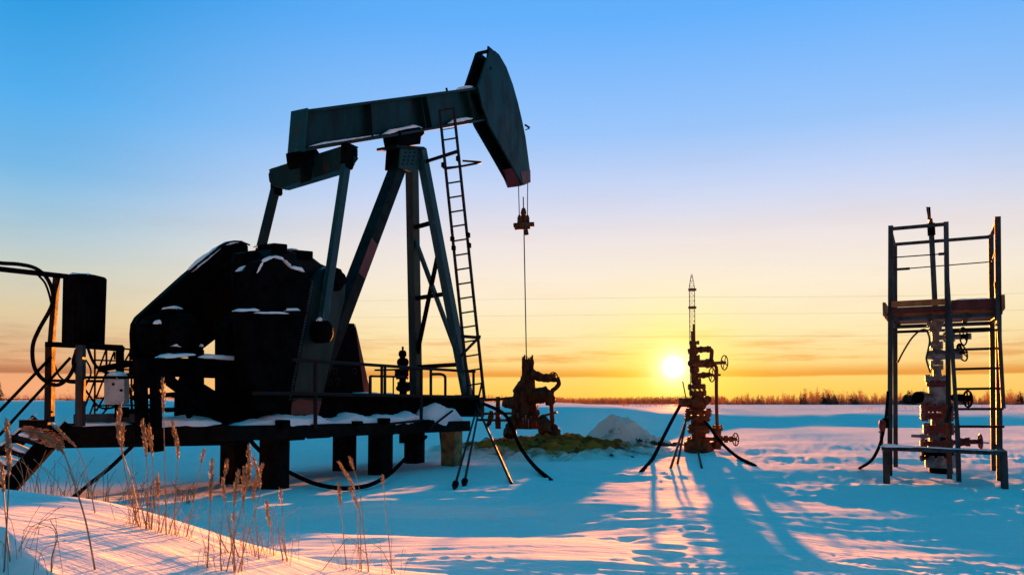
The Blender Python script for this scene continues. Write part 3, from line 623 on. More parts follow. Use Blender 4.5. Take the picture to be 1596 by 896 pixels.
# --- railing
RB = .98
rail = MB(); 
tp = [(456, 560.5), (566, 568), (600, 570.5), (653, 573)]
def bars(lst, name, w_, parent=pj, m='rail'):
    for a, c in lst: MB().tube([a, c], w_ / 2, 8).build(name, m, parent, True)
bars([(Q(456, 560.5, RB), Q(655, 573.5, RB)), (Q(657, 574, RB), Q(740, 579, RB)), (Q(456, 613, RB), Q(740, 618.5, RB)), (Q(395, 612.5, RB), Q(456, 613, RB))], 'rail', .045)
bars([(Q(577, 586, RB), Q(600, 586.5, RB)), (Q(600, 586.5, RB), Q(630, 587, RB))], 'mid_rail', .03)
for x, y0, y1, w_ in ((491.5, 563, 668, .05), (595, 570, 618, .042), (600, 570.5, 618, .042), (577, 586, 615, .045), (613, 586, 616, .022), (656.5, 573, 656, .05), (671.5, 575, 618, .045), (738, 579, 616, .045)):
    bars([(Q(x, y0, RB), Q(x, y1, RB))], 'railing_post', w_)
cp = curve_pts([Q(672, 583, RB), Q(687, 583, RB), Q(693, 586, RB), (Q(694, 592, RB)), Q(694, 617, RB)], 5); MB().tube(cp, .022, 8).build('bent_rail', 'rail', pj, True)
bars([(Q(656, 655, RB), Q(600, 661, RB)), (Q(705, 640, RB), Q(668, 668, RB))], 'support_bracket', .035)
bars([(Q(657, 575, RB), J((WELL - Q(657, 575, RB)).dot(AX), .1, Q(657, 575, RB).z))], 'cross_rail', .03)
# --- ladder
LB = .92
LO = Q(697, 300, LB); LN = (AX + Vector((0, 0, -.10))).normalized()
def LP(px, py): return PL(px, py, LO, LN)
lt0, lt1, rt0, rt1 = LP(685, 172), LP(731, 618), LP(707, 168), LP(755, 622)
lad = MB().bar(lt0, lt1, .03, .045, AX).build('ladder_rail', 'rail', pj); MB().bar(rt0, rt1, .03, .045, AX).build('ladder_rail', 'rail', pj)
def lrx(y, a, b_): return a[0] + (y - a[1]) / (b_[1] - a[1]) * (b_[0] - a[0])
yy = 173.0; ks = [170.5, 201] + [217 + 22.45 * i for i in range(19)]
for i, y in enumerate(ks):
    xl, xr = lrx(y + 1, (685, 172), (731, 618)), lrx(y - 1, (707, 168), (755, 622))
    MB().tube([LP(xl, y + 1.8), LP(xr, y - 1.8)], .014 if i != 1 else .008, 6).build('rung', 'rail', pj, True)
for (x, y) in ((705, 372), (729.5, 366), (731, 382), (707, 386), (691, 257), (714, 247)):
    MB().bar(LP(x, y - 3), LP(x, y + 4), .05, .06, AX).build('rail_clamp', 'dark', pj)
c = (LP(692, 258) + LP(715, 247)) / 2; hc = c + LT * .08 + AX * -.10
tb = [LP(691, 262), LP(714, 260), PL(735, 258, LO + AX * 0, LN) - AX * .05, PL(743, 253, LO, LN) + AX * .05, PL(738, 248, LO, LN) + AX * .2, LP(715, 248) + AX * .12]
MB().tube(curve_pts(tb, 6), .018, 6).build('safety_hoop', 'rail', pj, True)
MB().bar(Q(664, 252, .2), LP(714, 236), .035, .05).build('ladder_bracket', 'darkteal', pj); MB().bar(NL0.lerp(NL1, .84), LP(748, 524), .03, .035).build('ladder_bracket', 'rail', pj)
MB().bar(LP(719, 524), LP(748, 526), .04, .05).build('ladder_bracket', 'rail', pj)
MB().tube([LP(752, 592), Q(746, 620, 1.1)], .016, 6).build('ladder_bracket', 'rail', pj)
# --- bridle, carrier bar and polished rod
zc = Q(816, 352, 0)
for x0, y0, x1 in ((808, 284, 809.5), (822.5, 284, 822)):
    MB().tube([Q(x0, y0, 0), Q(x1, 338, 0)], .011, 6).build('bridle_cable', 'rail', pj)
    MB().lathe(Q(x1, 335, 0), (0, 0, -1), [(0, .02), (.06, .045), (.20, .05), (.24, .07)], 10).build('cable_socket', 'oilrust', pj, True)
mb = MB(); a, c = Q(805, 351, 0), Q(828, 350, 0); mb.bar(a, c, .16, .10); mb.bar(a + Vector((0, 0, -.07)), c + Vector((0, 0, -.07)) - (c - a) * .2, .10, .06); cb = mb.build('carrier_bar', 'oilrust', pj, bevel=.01)
mb = MB(); mb.lathe(Q(816, 350, 0), (0, 0, 1), [(0, .05), (.06, .06), (.12, .05), (.14, .065), (.22, .05), (.24, .065), (.32, .05), (.36, .03)], 12); mb.build('rod_clamp', 'oilrust', cb, True)
MB().tube([Q(819.5, 358, 0), Q(821, 366, 0)], .045, 8).build('load_cell', 'oilrust', cb, True)
MB().tube([Q(815.5, 307, 0), Q(816.5, 350, 0), Q(820.5, 562, 0)], .012, 8).build('polished_rod', 'galv', pj, True)

# ================================================================== piles and foundation
fd = thing('pile_foundation', (J(6, 0, 0)), 'row of square concrete piles with dark timber caps under the pumpjack', 'foundation')
def pile(s_, b_, px, ytop, m='pile'):
    c = J(s_, b_, 0); zt = .60 - .0 * s_; g = gz(c.x, c.y) - .25; o = MB().bar((c.x, c.y, g), (c.x, c.y, zt), .27, .27, AX).build('pile', m, fd, bevel=.012); return o
def solve_s(px, b_):
    p = Q(px, 700, b_); return (WELL - p).dot(AX)
for i, px in enumerate((428, 593, 704)):
    o = pile(solve_s(px, .62), .62, px, 670, 'pile_sunlit' if px == 704 else 'pile')
    if px == 704: o['label'] = 'end pile coloured ochre for the low sun on it'
for px in (366, 537, 646): pile(solve_s(px, -.28), -.28, px, 670)
for s_ in (4.2, 6.2, 8.1): 
    MB().bar(J(s_ + .05, -1.15, .62), J(s_ + .05, .92, .62), .36, .16).build('pile_cap', 'timber', fd, bevel=.01)
sa, sb_ = solve_s(340, .78), solve_s(720, .78)
MB().bar(J(sa, .78, .66), J(sb_, .78, .62), .34, .17).build('foundation_beam', 'timber', fd, bevel=.01)
MB().bar(J(sa, -.7, .66), J(sb_, -.7, .62), .34, .17).build('foundation_beam', 'timber', fd, bevel=.01)
for q in range(7):
    s_ = sa + (sb_ - sa) * (q + .5) / 7; MB().bar(J(s_, -.50, .70), J(s_, .58, .70), .22, .12).build('sleeper', 'timber', fd)
snowcap(J(sa - .25, .76, .735), J(sa - 2.0, .76, .73), .42, .12, fd, 70); snowcap(J(sa - 1.9, .76, .73), J(sb_ + 1.2, .76, .71), .44, .17, fd, 71); snowcap(J(sb_ + 1.3, .76, .71), J(sb_ + .1, .76, .70), .46, .26, fd, 72)
for (px, dz) in ((440, .10), (555, .06), (598, .09), (662, .05), (668, .04)):
    s_ = solve_s(px, .97); MB().bar(J(s_, .97, .70), J(s_, .97, .70 + dz), .15, .12, AX).build('anchor_nut', 'dark', fd, bevel=.01)
for s_ in (5.4, 3.3): MB().tube([J(s_, -1.3, .50), J(s_ - .5, -1.3, .50)], .09, 10).build('timber_roller', 'pile', fd, True)
# left extension of the foundation
YL = 9.35
a, c = P(100, 681, YL), P(352, 677, YL + .35)
MB().bar(a, c, .30, .235).build('foundation_beam', 'timber', fd, bevel=.01)
MB().bar(P(236, 695, YL - .05), P(250, 695, YL - .05), .2, .12).build('anchor_nut', 'dark', fd)
a2, c2 = P(104, 662, YL + .55), P(348, 656, YL + .9); MB().bar(a2, c2, .5, .04).build('foundation_slab', 'timber', fd)
snowcap(P(125, 663, YL), P(205, 661, YL + .1), .30, .05, fd, 75); snowcap(P(235, 664, YL + .1), P(345, 660, YL + .3), .34, .10, fd, 76); snowcap(P(110, 660, YL + .5), P(345, 655, YL + .8), .40, .07, fd, 77)
# frosted grating / steps slab between the stand posts
MB().bar(P(122, 652, YL + .1), P(232, 650, YL + .25), .35, .10).build('frosted_sleeper', 'galv', fd)

# ================================================================== left: tank on its bench, cable gantry, cabinet, steps
ts = thing('tank_stand', P(130, 655, 9.2), 'black steel bench frame carrying the ribbed tank, beside the concrete beam', 'stand')
YT = 9.1
MB().bar(P(78.5, 534, YT), P(77, 658, YT), .075, .075).build('leg', 'rail', ts)
MB().bar(P(126, 538, YT - .15), P(125, 664, YT - .15), .075, .075).build('leg', 'galv', ts)
MB().bar(P(187, 541, YT + .35), P(187, 580, YT + .35), .065, .065).build('leg', 'dark', ts)
MB().bar(P(187, 580, YT + .35), P(184, 655, YT + .35), .05, .05).build('leg', 'dark', ts)
MB().bar(P(74, 536.5, YT), P(130, 539, YT - .15), .07, .055).build('bench_rail', 'dark', ts)
MB().bar(P(122, 538, YT - .15), P(191, 544, YT + .35), .07, .055).build('bench_rail', 'dark', ts)
MB().bar(P(80, 536, YT + .4), P(191, 541, YT + .5), .05, .05).build('bench_rail', 'dark', ts)
MB().bar(P(129, 588, YT - .1), P(262, 588, YT + .4), .03, .03).build('cross_tie', 'dark', ts)
MB().bar(P(84, 593, YT), P(170, 594, YT + .3), .03, .03).build('cross_tie', 'dark', ts)
MB().bar(P(33, 660, YT - .05), P(76, 660, YT + .02), .16, .085).build('foot_beam', 'timber', ts)
for (p, q) in (((-12, 652), (80, 556)), ((-12, 690), (110, 557))):
    MB().bar(P(*p, YT - .35), P(*q, YT - .03), .03, .03).build('diagonal_strut', 'dark', ts)
tk = thing('ribbed_tank', P(130, 536, YT + .1), 'upright dark ribbed steel tank standing on the bench at the left', 'tank')
tc = P(130, 536, YT + .12); tc1 = P(132, 436, YT + .12); rr_ = 29.5 / F * YT
mb = MB(); vs = []; n = 72; hgt = tc1.z - tc.z
for z in np.linspace(0, 1, 2):
    for i in range(n):
        a = 2 * math.pi * i / n; r_ = rr_ * (1 + (.035 if i % 3 == 0 else 0)) * (1 + .02 * z); vs.append((tc.x + math.cos(a) * r_, tc.y + math.sin(a) * r_, tc.z + hgt * z))
mb.add(vs, [(i, (i + 1) % n, n + (i + 1) % n, n + i) for i in range(n)] + [tuple(range(n))[::-1], tuple(range(n, 2 * n))]); tbod = mb.build('tank_shell', 'dark', tk)
MB().lathe((tc.x, tc.y, tc.z + hgt - .02), (0, 0, 1), [(0, rr_ * 1.05), (.03, rr_ * 1.06), (.05, rr_ * 1.0), (.07, rr_ * .6)], 36).build('lid', 'dark', tk, True)
MB().bar((tc.x + rr_, tc.y - .1, tc.z + hgt * .9), (tc.x + rr_ * 1.12, tc.y - .1, tc.z + hgt * .9), .06, .12).build('lid_clasp', 'dark', tk)
snowcap((tc.x - rr_ * .8, tc.y - .08, tc.z + hgt + .02), (tc.x + rr_ * .8, tc.y - .05, tc.z + hgt + .02), rr_ * 1.3, .05, tk, 80)
gt = thing('pipe_gantry', P(88, 534, YT + .02), 'thin steel post and long horizontal arm holding the cables at far left', 'gantry')
MB().bar(P(80, 534, YT + .02), P(88.5, 430, YT + .02), .055, .055).build('post', 'rail', gt)
MB().bar(P(-40, 415, YT - .6), P(105, 431, YT + .05), .05, .05).build('arm', 'dark', gt)
snowcap(P(38, 421.5, YT - .2), P(76, 425.5, YT), .05, .02, gt, 81)
def cable(pts, r, label, m='rubber', cat='cable', grp=None, sub=8):
    o = MB().tube(curve_pts(pts, sub), r, 8).build('cable', m, None, True, label=label, cat=cat, group=grp); return o
cable([P(-40, 405, YT - .7), P(0, 410, YT - .35), P(30, 412, YT - .2), P(55, 418, YT - .05), P(72, 432, YT), P(82, 455, YT - .06), P(80, 478, YT - .08), P(60, 515, YT - .1), P(51, 540, YT - .1), P(53, 570, YT - .12), P(66, 590, YT - .12), P(86, 600, YT - .12), P(103, 592, YT - .2), P(115, 572, YT - .2), P(119, 545, YT - .1)], .021, 'thick black cable looping down from the gantry arm and back up to the bench')
cable([P(60, 429, YT + .06), P(72, 445, YT + .08), P(81, 480, YT + .1), P(84, 534, YT + .1)], .012, 'thin black cable running down behind the gantry post')
cable([P(118, 546, YT + .1), P(113, 565, YT + .1), P(120, 585, YT + .12), P(135, 610, YT + .15), P(155, 634, YT + .2), P(175, 635, YT + .22), P(182, 628, YT + .25)], .012, 'black cable sagging from the bench to the foot of the pale cabinet')
cable([P(136, 540, YT + .15), P(146, 565, YT + .2), P(160, 578, YT + .3), P(180, 583, YT + .4), P(200, 586, YT + .5)], .016, 'black cable curving from under the tank to the motor platform')
cable([P(84, 565, YT + .2), P(92, 585, YT + .25), P(105, 595, YT + .3), P(120, 597, YT + .3)], .010, 'thin cable hanging low between the bench legs', )
cable([P(132, 558, YT + .3), P(140, 572, YT + .3), P(141, 585, YT + .3), P(132, 605, YT + .3), P(124, 640, YT + .4)], .010, 'thin cable bowed out to the right of the middle bench leg')
cb_ = thing('control_cabinet', P(182, 632, YT + .15), 'small pale grey electrical cabinet with a snowy rounded top', 'cabinet')
MB().bar(P(182, 588, YT + .2), P(182, 630, YT + .2), .20, .19, (0, 1, 0)).build('body', 'cab', cb_, bevel=.01)
MB().bar(P(182, 591, YT + .098), P(182, 628, YT + .098), .17, .010, (0, 1, 0)).build('door', 'cab', cb_, bevel=.003)
for (x, y) in ((176.5, 598.5), (189, 608)): MB().lathe(P(x, y, YT + .09), (0, -1, 0), [(0, .016), (.01, .014)], 10).build('lock', 'dark', cb_)
MB().bar(P(190, 634, YT + .25), P(190, 650, YT + .25), .12, .10, (0, 1, 0)).build('pedestal', 'dark', cb_)
MB().bar(P(166, 588, YT + .2), P(198, 588, YT + .2), .24, .02).build('roof', 'dark', cb_)
snowcap(P(168, 588, YT + .2), P(197, 588, YT + .2), .26, .085, cb_, 83)
MB().bar(P(155, 575, YT + .3), P(288, 552, YT + 1.2), .05, .07).build('inclined_bar', 'dark', None, label='inclined dark steel bar running from behind the cabinet up to the motor platform', cat='steel bar')
# steps at the left end
stp = thing('steel_steps', P(60, 700, 9.2), 'snow-covered dark steel steps going down to the left of the foundation', 'steps')
s1a, s1b = P(108, 662, 9.25), P(10, 770, 8.9); s2a, s2b = P(60, 655, 9.6), P(-40, 745, 9.2)
MB().bar(s1a, s1b, .05, .17, (0, -1, .2)).build('stringer', 'dark', stp); MB().bar(s1a + Vector((-.07, -.1, -.05)), s1b + Vector((-.07, -.1, -.05)), .10, .16).build('stringer', 'dark', stp)
MB().bar(s2a, s2b, .08, .17).build('stringer', 'dark', stp)
for a_, b__ in ((s1a, s1b), (s2a, s2b)):
    d_ = (b__ - a_); n = 14
    for i in range(1): snowcap(a_ + Vector((0, -.02, .085)), b__ + Vector((0, -.02, .085)), .10, .03, stp, 90, droop=0)
for i in range(5):
    t = .12 + i * .19; a_, b__ = s1a.lerp(s1b, t) + Vector((-.05, 0, .02)), s2a.lerp(s2b, t) + Vector((0, 0, .02))
    tr = MB().bar(a_, b__, .20, .04).build('tread', 'timber', stp); snowcap(a_.lerp(b__, .1) + Vector((0, 0, .03)), a_.lerp(b__, .9) + Vector((0, 0, .03)), .2, .05, tr, 91 + i)
# far platform frame seen behind the cabinet
fp = thing('access_platform', P(175, 640, 14.5), 'thin tubular access platform far behind the pale cabinet', 'platform')
Yp = 14.5
for (x, y0, y1) in ((148, 543, 640), (166, 545, 640), (179, 548, 560), (203, 544, 575), (148, 600, 645), (205, 572, 640)):
    MB().tube([P(x, y0, Yp), P(x, y1, Yp)], .018, 6).build('post', 'dark', fp)
for (p, q) in (((166, 543), (130, 640)), ((178, 548), (140, 645)), ((205, 545), (150, 640)), ((147, 561), (208, 563)), ((190, 543), (210, 545)), ((147, 573), (205, 576)), ((150, 620), (240, 620)), ((150, 632), (240, 631)), ((210, 575), (160, 645))):
    MB().tube([P(*p, Yp), P(*q, Yp + .3)], .016, 6).build('brace', 'dark', fp)
handwheel(P(203, 605, 13), (0.25, -1, 0), .055, 'dark', fp, .008)
MB().tube([P(203, 605, 13), P(206, 640, 13.2)], .02, 6).build('post', 'dark', fp)
for i, (x, y) in enumerate(((218, 583), (236, 590), (218, 603), (228, 596))):
    c = P(x, y, 10.4); MB().lathe(c - Vector((.08, 0, 0)), (1, 0, 0), [(0, .04), (.02, .07), (.14, .07), (.16, .04)], 12).build('pipe_union', 'dark', fp)
    snowcap(c + Vector((-.07, 0, .055)), c + Vector((.09, 0, .055)), .12, .05, fp, 110 + i)
# far guard rail on the left
gr = thing('guard_rail', P(150, 640, 34), 'long low thin fence rail across the field far left', 'fence')
for y in (622, 626.5): MB().tube([P(-60, y, 34), P(420, y + 1.5, 40)], .022, 6).build('rail', 'rail', gr)
for i in range(9):
    x = -50 + i * 52; Yg = 34 + 6 * (x + 60) / 480; p = P(x, 621, Yg); MB().tube([p, (p.x, p.y, gz(p.x, p.y) - .1)], .03, 6).build('post', 'rail', gr)

# ================================================================== cables and rods on the snow
def lay(pts, up=.01): return [Vector((p.x, p.y, gz(p.x, p.y) + up)) for p in pts]
p = [flat_hit(107, 779), flat_hit(130, 764)]
cable([hit(107, 779) + Vector((0, 0, -.02)), P(125, 766, 9.35), P(143, 751, 9.5), P(172, 728, 9.6), P(200, 701, 9.6), P(214, 688, 9.6)], .022, 'black cable slanting from the left foundation beam down into the snow')
cable([P(388, 682, 10.6), P(398, 695, 10.5), P(420, 715, 10.7), P(448, 734, 10.9), P(487, 752, 10.55), P(521, 759.5, 10.0), P(546, 760.2, 9.95), P(577, 755, 10.3), P(606, 739, 11.0), P(631, 715, 12.2), P(648, 696, 12.9), P(664, 680, 13.3)], .027, 'long black cable sagging over the snow between the concrete piles')
cable([P(738, 618, 14.9), P(745, 625, 14.9), P(782, 642, 14.8), P(796, 661, 14.6), P(810, 695, 13.7), P(832, 725, 12.6), hit(859, 746.5) - Vector((0, 0, .02))], .03, 'thick black hose curving from the ladder foot to the snow, right of the piles', cat='hose')
def rod(p0, p1, r, label, tip=False):
    r0 = thing('anchor_rod', p1, label, 'rod', 'thin rods stuck in the snow')
    MB().tube([p0, p1], r, 6).build('shaft', 'rail', r0)
    if tip: d = (p1 - p0).normalized(); MB().lathe(p1 - d * .28, d, [(0, r), (.06, r * 2.6), (.18, r * 2.2), (.28, r * .8)], 8).build('turnbuckle', 'dark', r0, True)
rod(P(742, 640, 14.6), hit(708, 761), .016, 'leftmost leaning guy rod with a thick end near the ochre pile', True)
rod(P(746, 640, 14.6), hit(723, 757), .016, 'second leaning guy rod with a thick end near the ochre pile', True)
rod(P(741, 627, 14.8), hit(797, 753), .020, 'dark guy rod leaning right from the ladder foot into the lit snow')
MB().tube([P(686, 672, 14.2), P(691, 720, 14.1)], .02, 6).build('rod', 'rail', fd)

# ================================================================== pumping well
wl = thing('pumping_wellhead', (WELL.x, WELL.y, .25), 'rag-wrapped oily wellhead under the horse head on a stained mound', 'wellhead')
def wp(px, py, dy=0): return P(px, py, 17.95 + dy)
def pr(wpx): return wpx / 2 / F * 17.95
def rough_tube(pts, radii, name, m, seed, n=14, amp=.12, parent=wl, sub=5):
    rd = random.Random(seed); pts = [V(p) for p in pts]; q = curve_pts(pts, sub); N = len(q); rs = []
    for i in range(N):
        t = i / (N - 1) * (len(radii) - 1); a = int(min(t, len(radii) - 2)); rs.append(radii[a] + (radii[a + 1] - radii[a]) * (t - a))
    b = MB().tube(q, 1, n, True, rs); ax_ = q
    for i in range(N):
        for k_ in range(n):
            v = V(b.v[i * n + k_]); c = q[i]; f = 1 + amp * math.sin(k_ * 2.1 + seed) * math.sin(i * .9 + k_) + rd.uniform(-amp, amp); b.v[i * n + k_] = tuple(c + (v - c) * f)
    return b.build(name, m, parent, True)
rough_tube([wp(821, 616), wp(822, 598), wp(823, 580), wp(823, 560)], [pr(30), pr(24), pr(18), pr(17)], 'wrapped_stuffing_box', 'oilrust', 1)
for i in range(14):
    a = i / 14 * 2 * math.pi; c = wp(822.5, 562) + Vector((math.cos(a) * .11, math.sin(a) * .11, 0)); MB().bar(c - Vector((0, 0, .3 + .05 * (i % 3))), c + Vector((0, 0, .03 + .03 * ((i * 7) % 4))), .035, .03).build('wooden_lath', 'oilrust', wl)
rough_tube([wp(820, 668), wp(820, 645), wp(818, 625), wp(818, 606), wp(821, 596)], [pr(44), pr(38), pr(36), pr(31), pr(20)], 'wrapped_casing_head', 'oilrust', 2, 18, .14)
rough_tube([wp(828, 583, -.1), wp(842, 588, -.15), wp(856, 589, -.2), wp(866, 588, -.2)], [pr(16), pr(13), pr(13), pr(13)], 'wrapped_valve_arm', 'oilrust', 3)
handwheel(wp(862.5, 587, -.32), (0.35, -1, .05), .095, 'rust', wl, .012)
rough_tube([wp(868, 588, -.2), wp(871, 597, -.2), wp(867, 604, -.2), wp(861, 609, -.2), wp(859.5, 620, -.2), wp(860, 640, -.2), wp(861, 664, -.2)], [pr(7)] * 4, 'flow_pipe', 'oilrust', 4, 10, .06)
rough_tube([wp(836, 618, -.1), wp(847, 615, -.2), wp(856, 623, -.2), wp(856, 632, -.2)], [pr(22), pr(25), pr(20), pr(10)], 'wrapped_elbow', 'oilrust', 5)
rough_tube([wp(786, 629, .1), wp(797, 629, 0), wp(810, 628, 0)], [pr(12), pr(15), pr(15)], 'wrapped_side_valve', 'oilrust', 6)
rough_tube([wp(806, 655), wp(805, 640), wp(809, 616)], [pr(16), pr(15), pr(12)], 'wrapped_bundle', 'oilrust', 12)
rough_tube([wp(744, 623, .5), wp(775, 622, .4), wp(806, 619, .1)], [pr(4.5)] * 3, 'flow_line', 'oilrust', 7, 8, .04)
rough_tube([wp(743, 645, .5), wp(775, 644, .4), wp(812, 644, .1)], [pr(4)] * 3, 'flow_line', 'oilrust', 8, 8, .04)
rough_tube([wp(744, 654, .5), wp(800, 655, .3)], [pr(4)] * 2, 'flow_line', 'oilrust', 18, 8, .04)
rough_tube([wp(776, 618, .3), wp(776, 645, .3), wp(776, 668, .3)], [pr(6), pr(8), pr(9)], 'support_post', 'oilrust', 9, 8, .1)
rough_tube([wp(766, 640, .2), wp(764, 655, .2), wp(758, 665, .2)], [pr(7), pr(9), pr(6)], 'hanging_rag', 'oilrust', 19, 8, .15)
rough_tube([wp(851, 676, -.5), wp(848, 662, -.4), wp(844, 650, -.3)], [pr(20), pr(22), pr(14)], 'wrapped_bundle', 'oilrust', 10)
rough_tube([wp(866, 682, -.5), wp(865, 672, -.4), wp(862, 662, -.3)], [pr(18), pr(16), pr(9)], 'wrapped_bundle', 'oilrust', 11)
rough_tube([wp(794, 680, -.3), wp(797, 665, -.2), wp(800, 650, -.1)], [pr(20), pr(18), pr(12)], 'wrapped_bundle', 'oilrust', 13)
MB().tube([wp(846, 648, -.3), wp(868, 642, -.35)], .025, 8).build('valve_stem', 'rust', wl, True)
for i in range(7):
    x = 807 + i * 5.2 + (i * 3) % 4; y = 644 + (i * 7) % 12; c = wp(x, y, -.34); L_ = .08 + .05 * ((i * 5) % 4); MB().lathe(c, (0, 0, -1), [(0, .016), (L_ * .5, .010), (L_, .002)], 6).build('icicle', 'paleiron', wl, True)
tp_ = thing('branching_twig', onsnow(852, 0 + 17), '', ''); bpy.data.objects.remove(tp_)

# ================================================================== Christmas-tree wellheads
def stack(parent, Y, items, m0, axis_off=0.0):
    for it in items:
        kind, xl, xr, y0, y1 = it[:5]; m = it[5] if len(it) > 5 else m0
        cx = (xl + xr) / 2; r = (xr - xl) / 2 / F * Y; t, b = P(cx, y0, Y), P(cx, y1, Y); h_ = t.z - b.z
        if kind == 'flange': MB().flange((t + b) / 2, (0, 0, 1), r, h_, 10).build('flange', m, parent)
        elif kind == 'body': MB()._lathe(b, Vector((0, 0, 1)), [(0, r * .6), (h_ * .15, r * .85), (h_ * .35, r), (h_ * .65, r), (h_ * .85, r * .85), (h_, r * .6)], 20).build('valve_body', m, parent, True)
        elif kind == 'pipe': MB()._lathe(b, Vector((0, 0, 1)), [(0, r), (h_, r)], 16).build('spool', m, parent, True)
        elif kind == 'cone': MB()._lathe(b, Vector((0, 0, 1)), [(0, r), (h_ * .3, r * .97), (h_, r * .55)], 18).build('spool', m, parent, True)
        elif kind == 'block': MB().bar(b, t, 2 * r * .8, 2 * r * .8, AX).build('valve_block', m, parent, bevel=.012)
def arm(parent, Y, p, q, wpx, m, name='valve_arm', dy=0, fl=()):
    a, c = P(*p, Y), P(*q, Y + dy); r = wpx / 2 / F * Y; d = (c - a).normalized(); L = (c - a).length
    o = MB().tube([a, c], r, 12).build(name, m, parent, True)
    for (t, k_, th) in fl: MB().flange(a.lerp(c, t), d, r * k_, th, 6, 16).build('flange', m, parent)
    return o
YM = 16.8
cw_ = thing('christmas_tree_wellhead', P(1089, 706, YM), 'valve-stack wellhead beside the setting sun, coloured rust-orange for its glare', 'wellhead')
stack(cw_, YM, [('pipe', 1077, 1084, 516, 536, ), ('flange', 1074, 1090, 532, 536), ('pipe', 1076, 1086, 536, 556), ('flange', 1074, 1088, 545, 551), ('flange', 1074, 1091, 554, 560),
    ('body', 1072, 1092, 560, 572), ('pipe', 1077, 1088, 570, 596), ('flange', 1075, 1090, 574, 579), ('flange', 1078, 1093, 590, 597), ('flange', 1072, 1100, 600, 606), ('cone', 1076, 1097, 597, 604), ('flange', 1074, 1101, 609, 615),
    ('pipe', 1078, 1097, 612, 624), ('body', 1073, 1101, 618, 640), ('flange', 1068, 1109, 639, 646), ('flange', 1067, 1107, 647, 654), ('pipe', 1077, 1100, 650, 668),
    ('flange', 1072, 1106, 663, 673), ('pipe', 1078, 1100, 670, 686), ('flange', 1070, 1106, 683, 689), ('block', 1066, 1113, 688, 706), ('pipe', 1074, 1106, 700, 716)], 'rust')
MB().tube([P(1081, 520, YM), P(1081, 505, YM)], .02, 8).build('gauge_stem', 'rust', cw_)
arm(cw_, YM, (1073, 548), (1092, 544.5), 5, 'rust', fl=((.1, 1.8, .05),)); arm(cw_, YM, (1086, 545), (1108, 544), 9, 'rust', fl=((.3, 1.2, .04), (.8, 1.2, .04)))
MB().tube(curve_pts([P(1104, 544, YM), P(1109, 546, YM), P(1109, 553, YM), P(1108, 565, YM)], 5), .04, 10).build('elbow_pipe', 'rust', cw_, True)
arm(cw_, YM, (1075, 567), (1112, 566), 12, 'rust', fl=((.15, 1.2, .05), (.75, 1.25, .06), (.92, 1.1, .05))); arm(cw_, YM, (1108, 566), (1131, 565), 5, 'rust', 'valve_stem')
handwheel(P(1129, 565, YM - .02), (0.97, .22, 0), .145, 'rust', cw_, .012, 4)
arm(cw_, YM, (1082, 585.5), (1106, 584), 8, 'rust', fl=((.15, 1.3, .05), (.6, 1.3, .05))); arm(cw_, YM, (1104, 585), (1123, 584), 3.4, 'rust', 'valve_stem')
handwheel(P(1109.5, 584, YM - .1), (0.97, .2, 0), .14, 'rust', cw_, .012, 4)
MB().tube(curve_pts([P(1108, 566, YM), P(1115, 570, YM), P(1117, 578, YM), P(1116.5, 600, YM), P(1117, 640, YM), P(1118, 668, YM)], 5), .034, 10).build('kill_line', 'rust', cw_, True)
MB().flange(P(1118, 668, YM), (0, 0, 1), .11, .05, 8).build('flange', 'rust', cw_); MB().flange(P(1118, 664, YM), (0, 0, 1), .10, .04, 8).build('flange', 'rust', cw_)
MB().tube([P(1118, 670, YM), P(1118, 700, YM)], .075, 10).build('side_valve', 'rust', cw_, True); MB().flange(P(1118, 692, YM), (0, 0, 1), .10, .06, 8).build('flange', 'rust', cw_)
arm(cw_, YM, (1104, 684), (1148, 684), 5.5, 'rust', fl=((.45, 1.9, .05), (.62, 2.0, .06), (.8, 1.6, .05)))
handwheel(P(1146.5, 684.5, YM - .05), (0.97, .22, 0), .125, 'rust', cw_, .012, 5)
arm(cw_, YM, (1060, 627), (1082, 628), 13, 'rust', fl=((.05, 1.1, .06), (.6, 1.15, .05))); MB().tube([P(1064, 594, YM), P(1069.5, 622, YM)], .012, 6).build('sight_rod', 'rust', cw_)
arm(cw_, YM, (1100, 626), (1103, 622), 12, 'rust', dy=-.2)
cable([P(1060, 632, YM), P(1050, 650, YM - .3), P(1037, 675, YM - .9), P(1018, 713, YM - 2.1), hit(999, 736)], .033, 'black hose running down left from the wellhead by the sun', 'rubber', 'hose')
cable([P(1098, 655, YM - .1), P(1108, 668, YM - .3), P(1122, 687, YM - .9), P(1147, 710, YM - 1.9), hit(1177, 726)], .03, 'black hose running down right from the wellhead by the sun', 'rubber', 'hose')
rod(P(1069, 655, YM - .2), hit(1045, 730), .022, 'outer of two rods leaning on the left side of the wellhead by the sun')
rod(P(1068, 662, YM - .2), hit(1056, 723), .020, 'inner of two rods leaning on the left side of the wellhead by the sun')
rod(P(1087, 700, YM - .3), hit(1094, 730), .018, 'short rod stuck in the snow in front of the wellhead by the sun')

# distant valve stack behind the railing
YB = 20.0
bw = thing('valve_stack', P(628, 640, YB), 'dark valve stack seen behind the pumpjack railing', 'wellhead')
stack(bw, YB, [('pipe', 626, 629.5, 540, 549), ('body', 621, 634, 546, 557), ('pipe', 623, 632, 555, 562), ('body', 618.5, 637.5, 558, 571), ('pipe', 622, 634, 568, 576), ('flange', 615, 638, 577, 585), ('flange', 617, 637, 584, 590),
    ('pipe', 622, 633, 588, 597), ('flange', 619, 640, 596, 602), ('body', 617, 641, 600, 610), ('pipe', 622, 634, 606, 690)], 'dark')

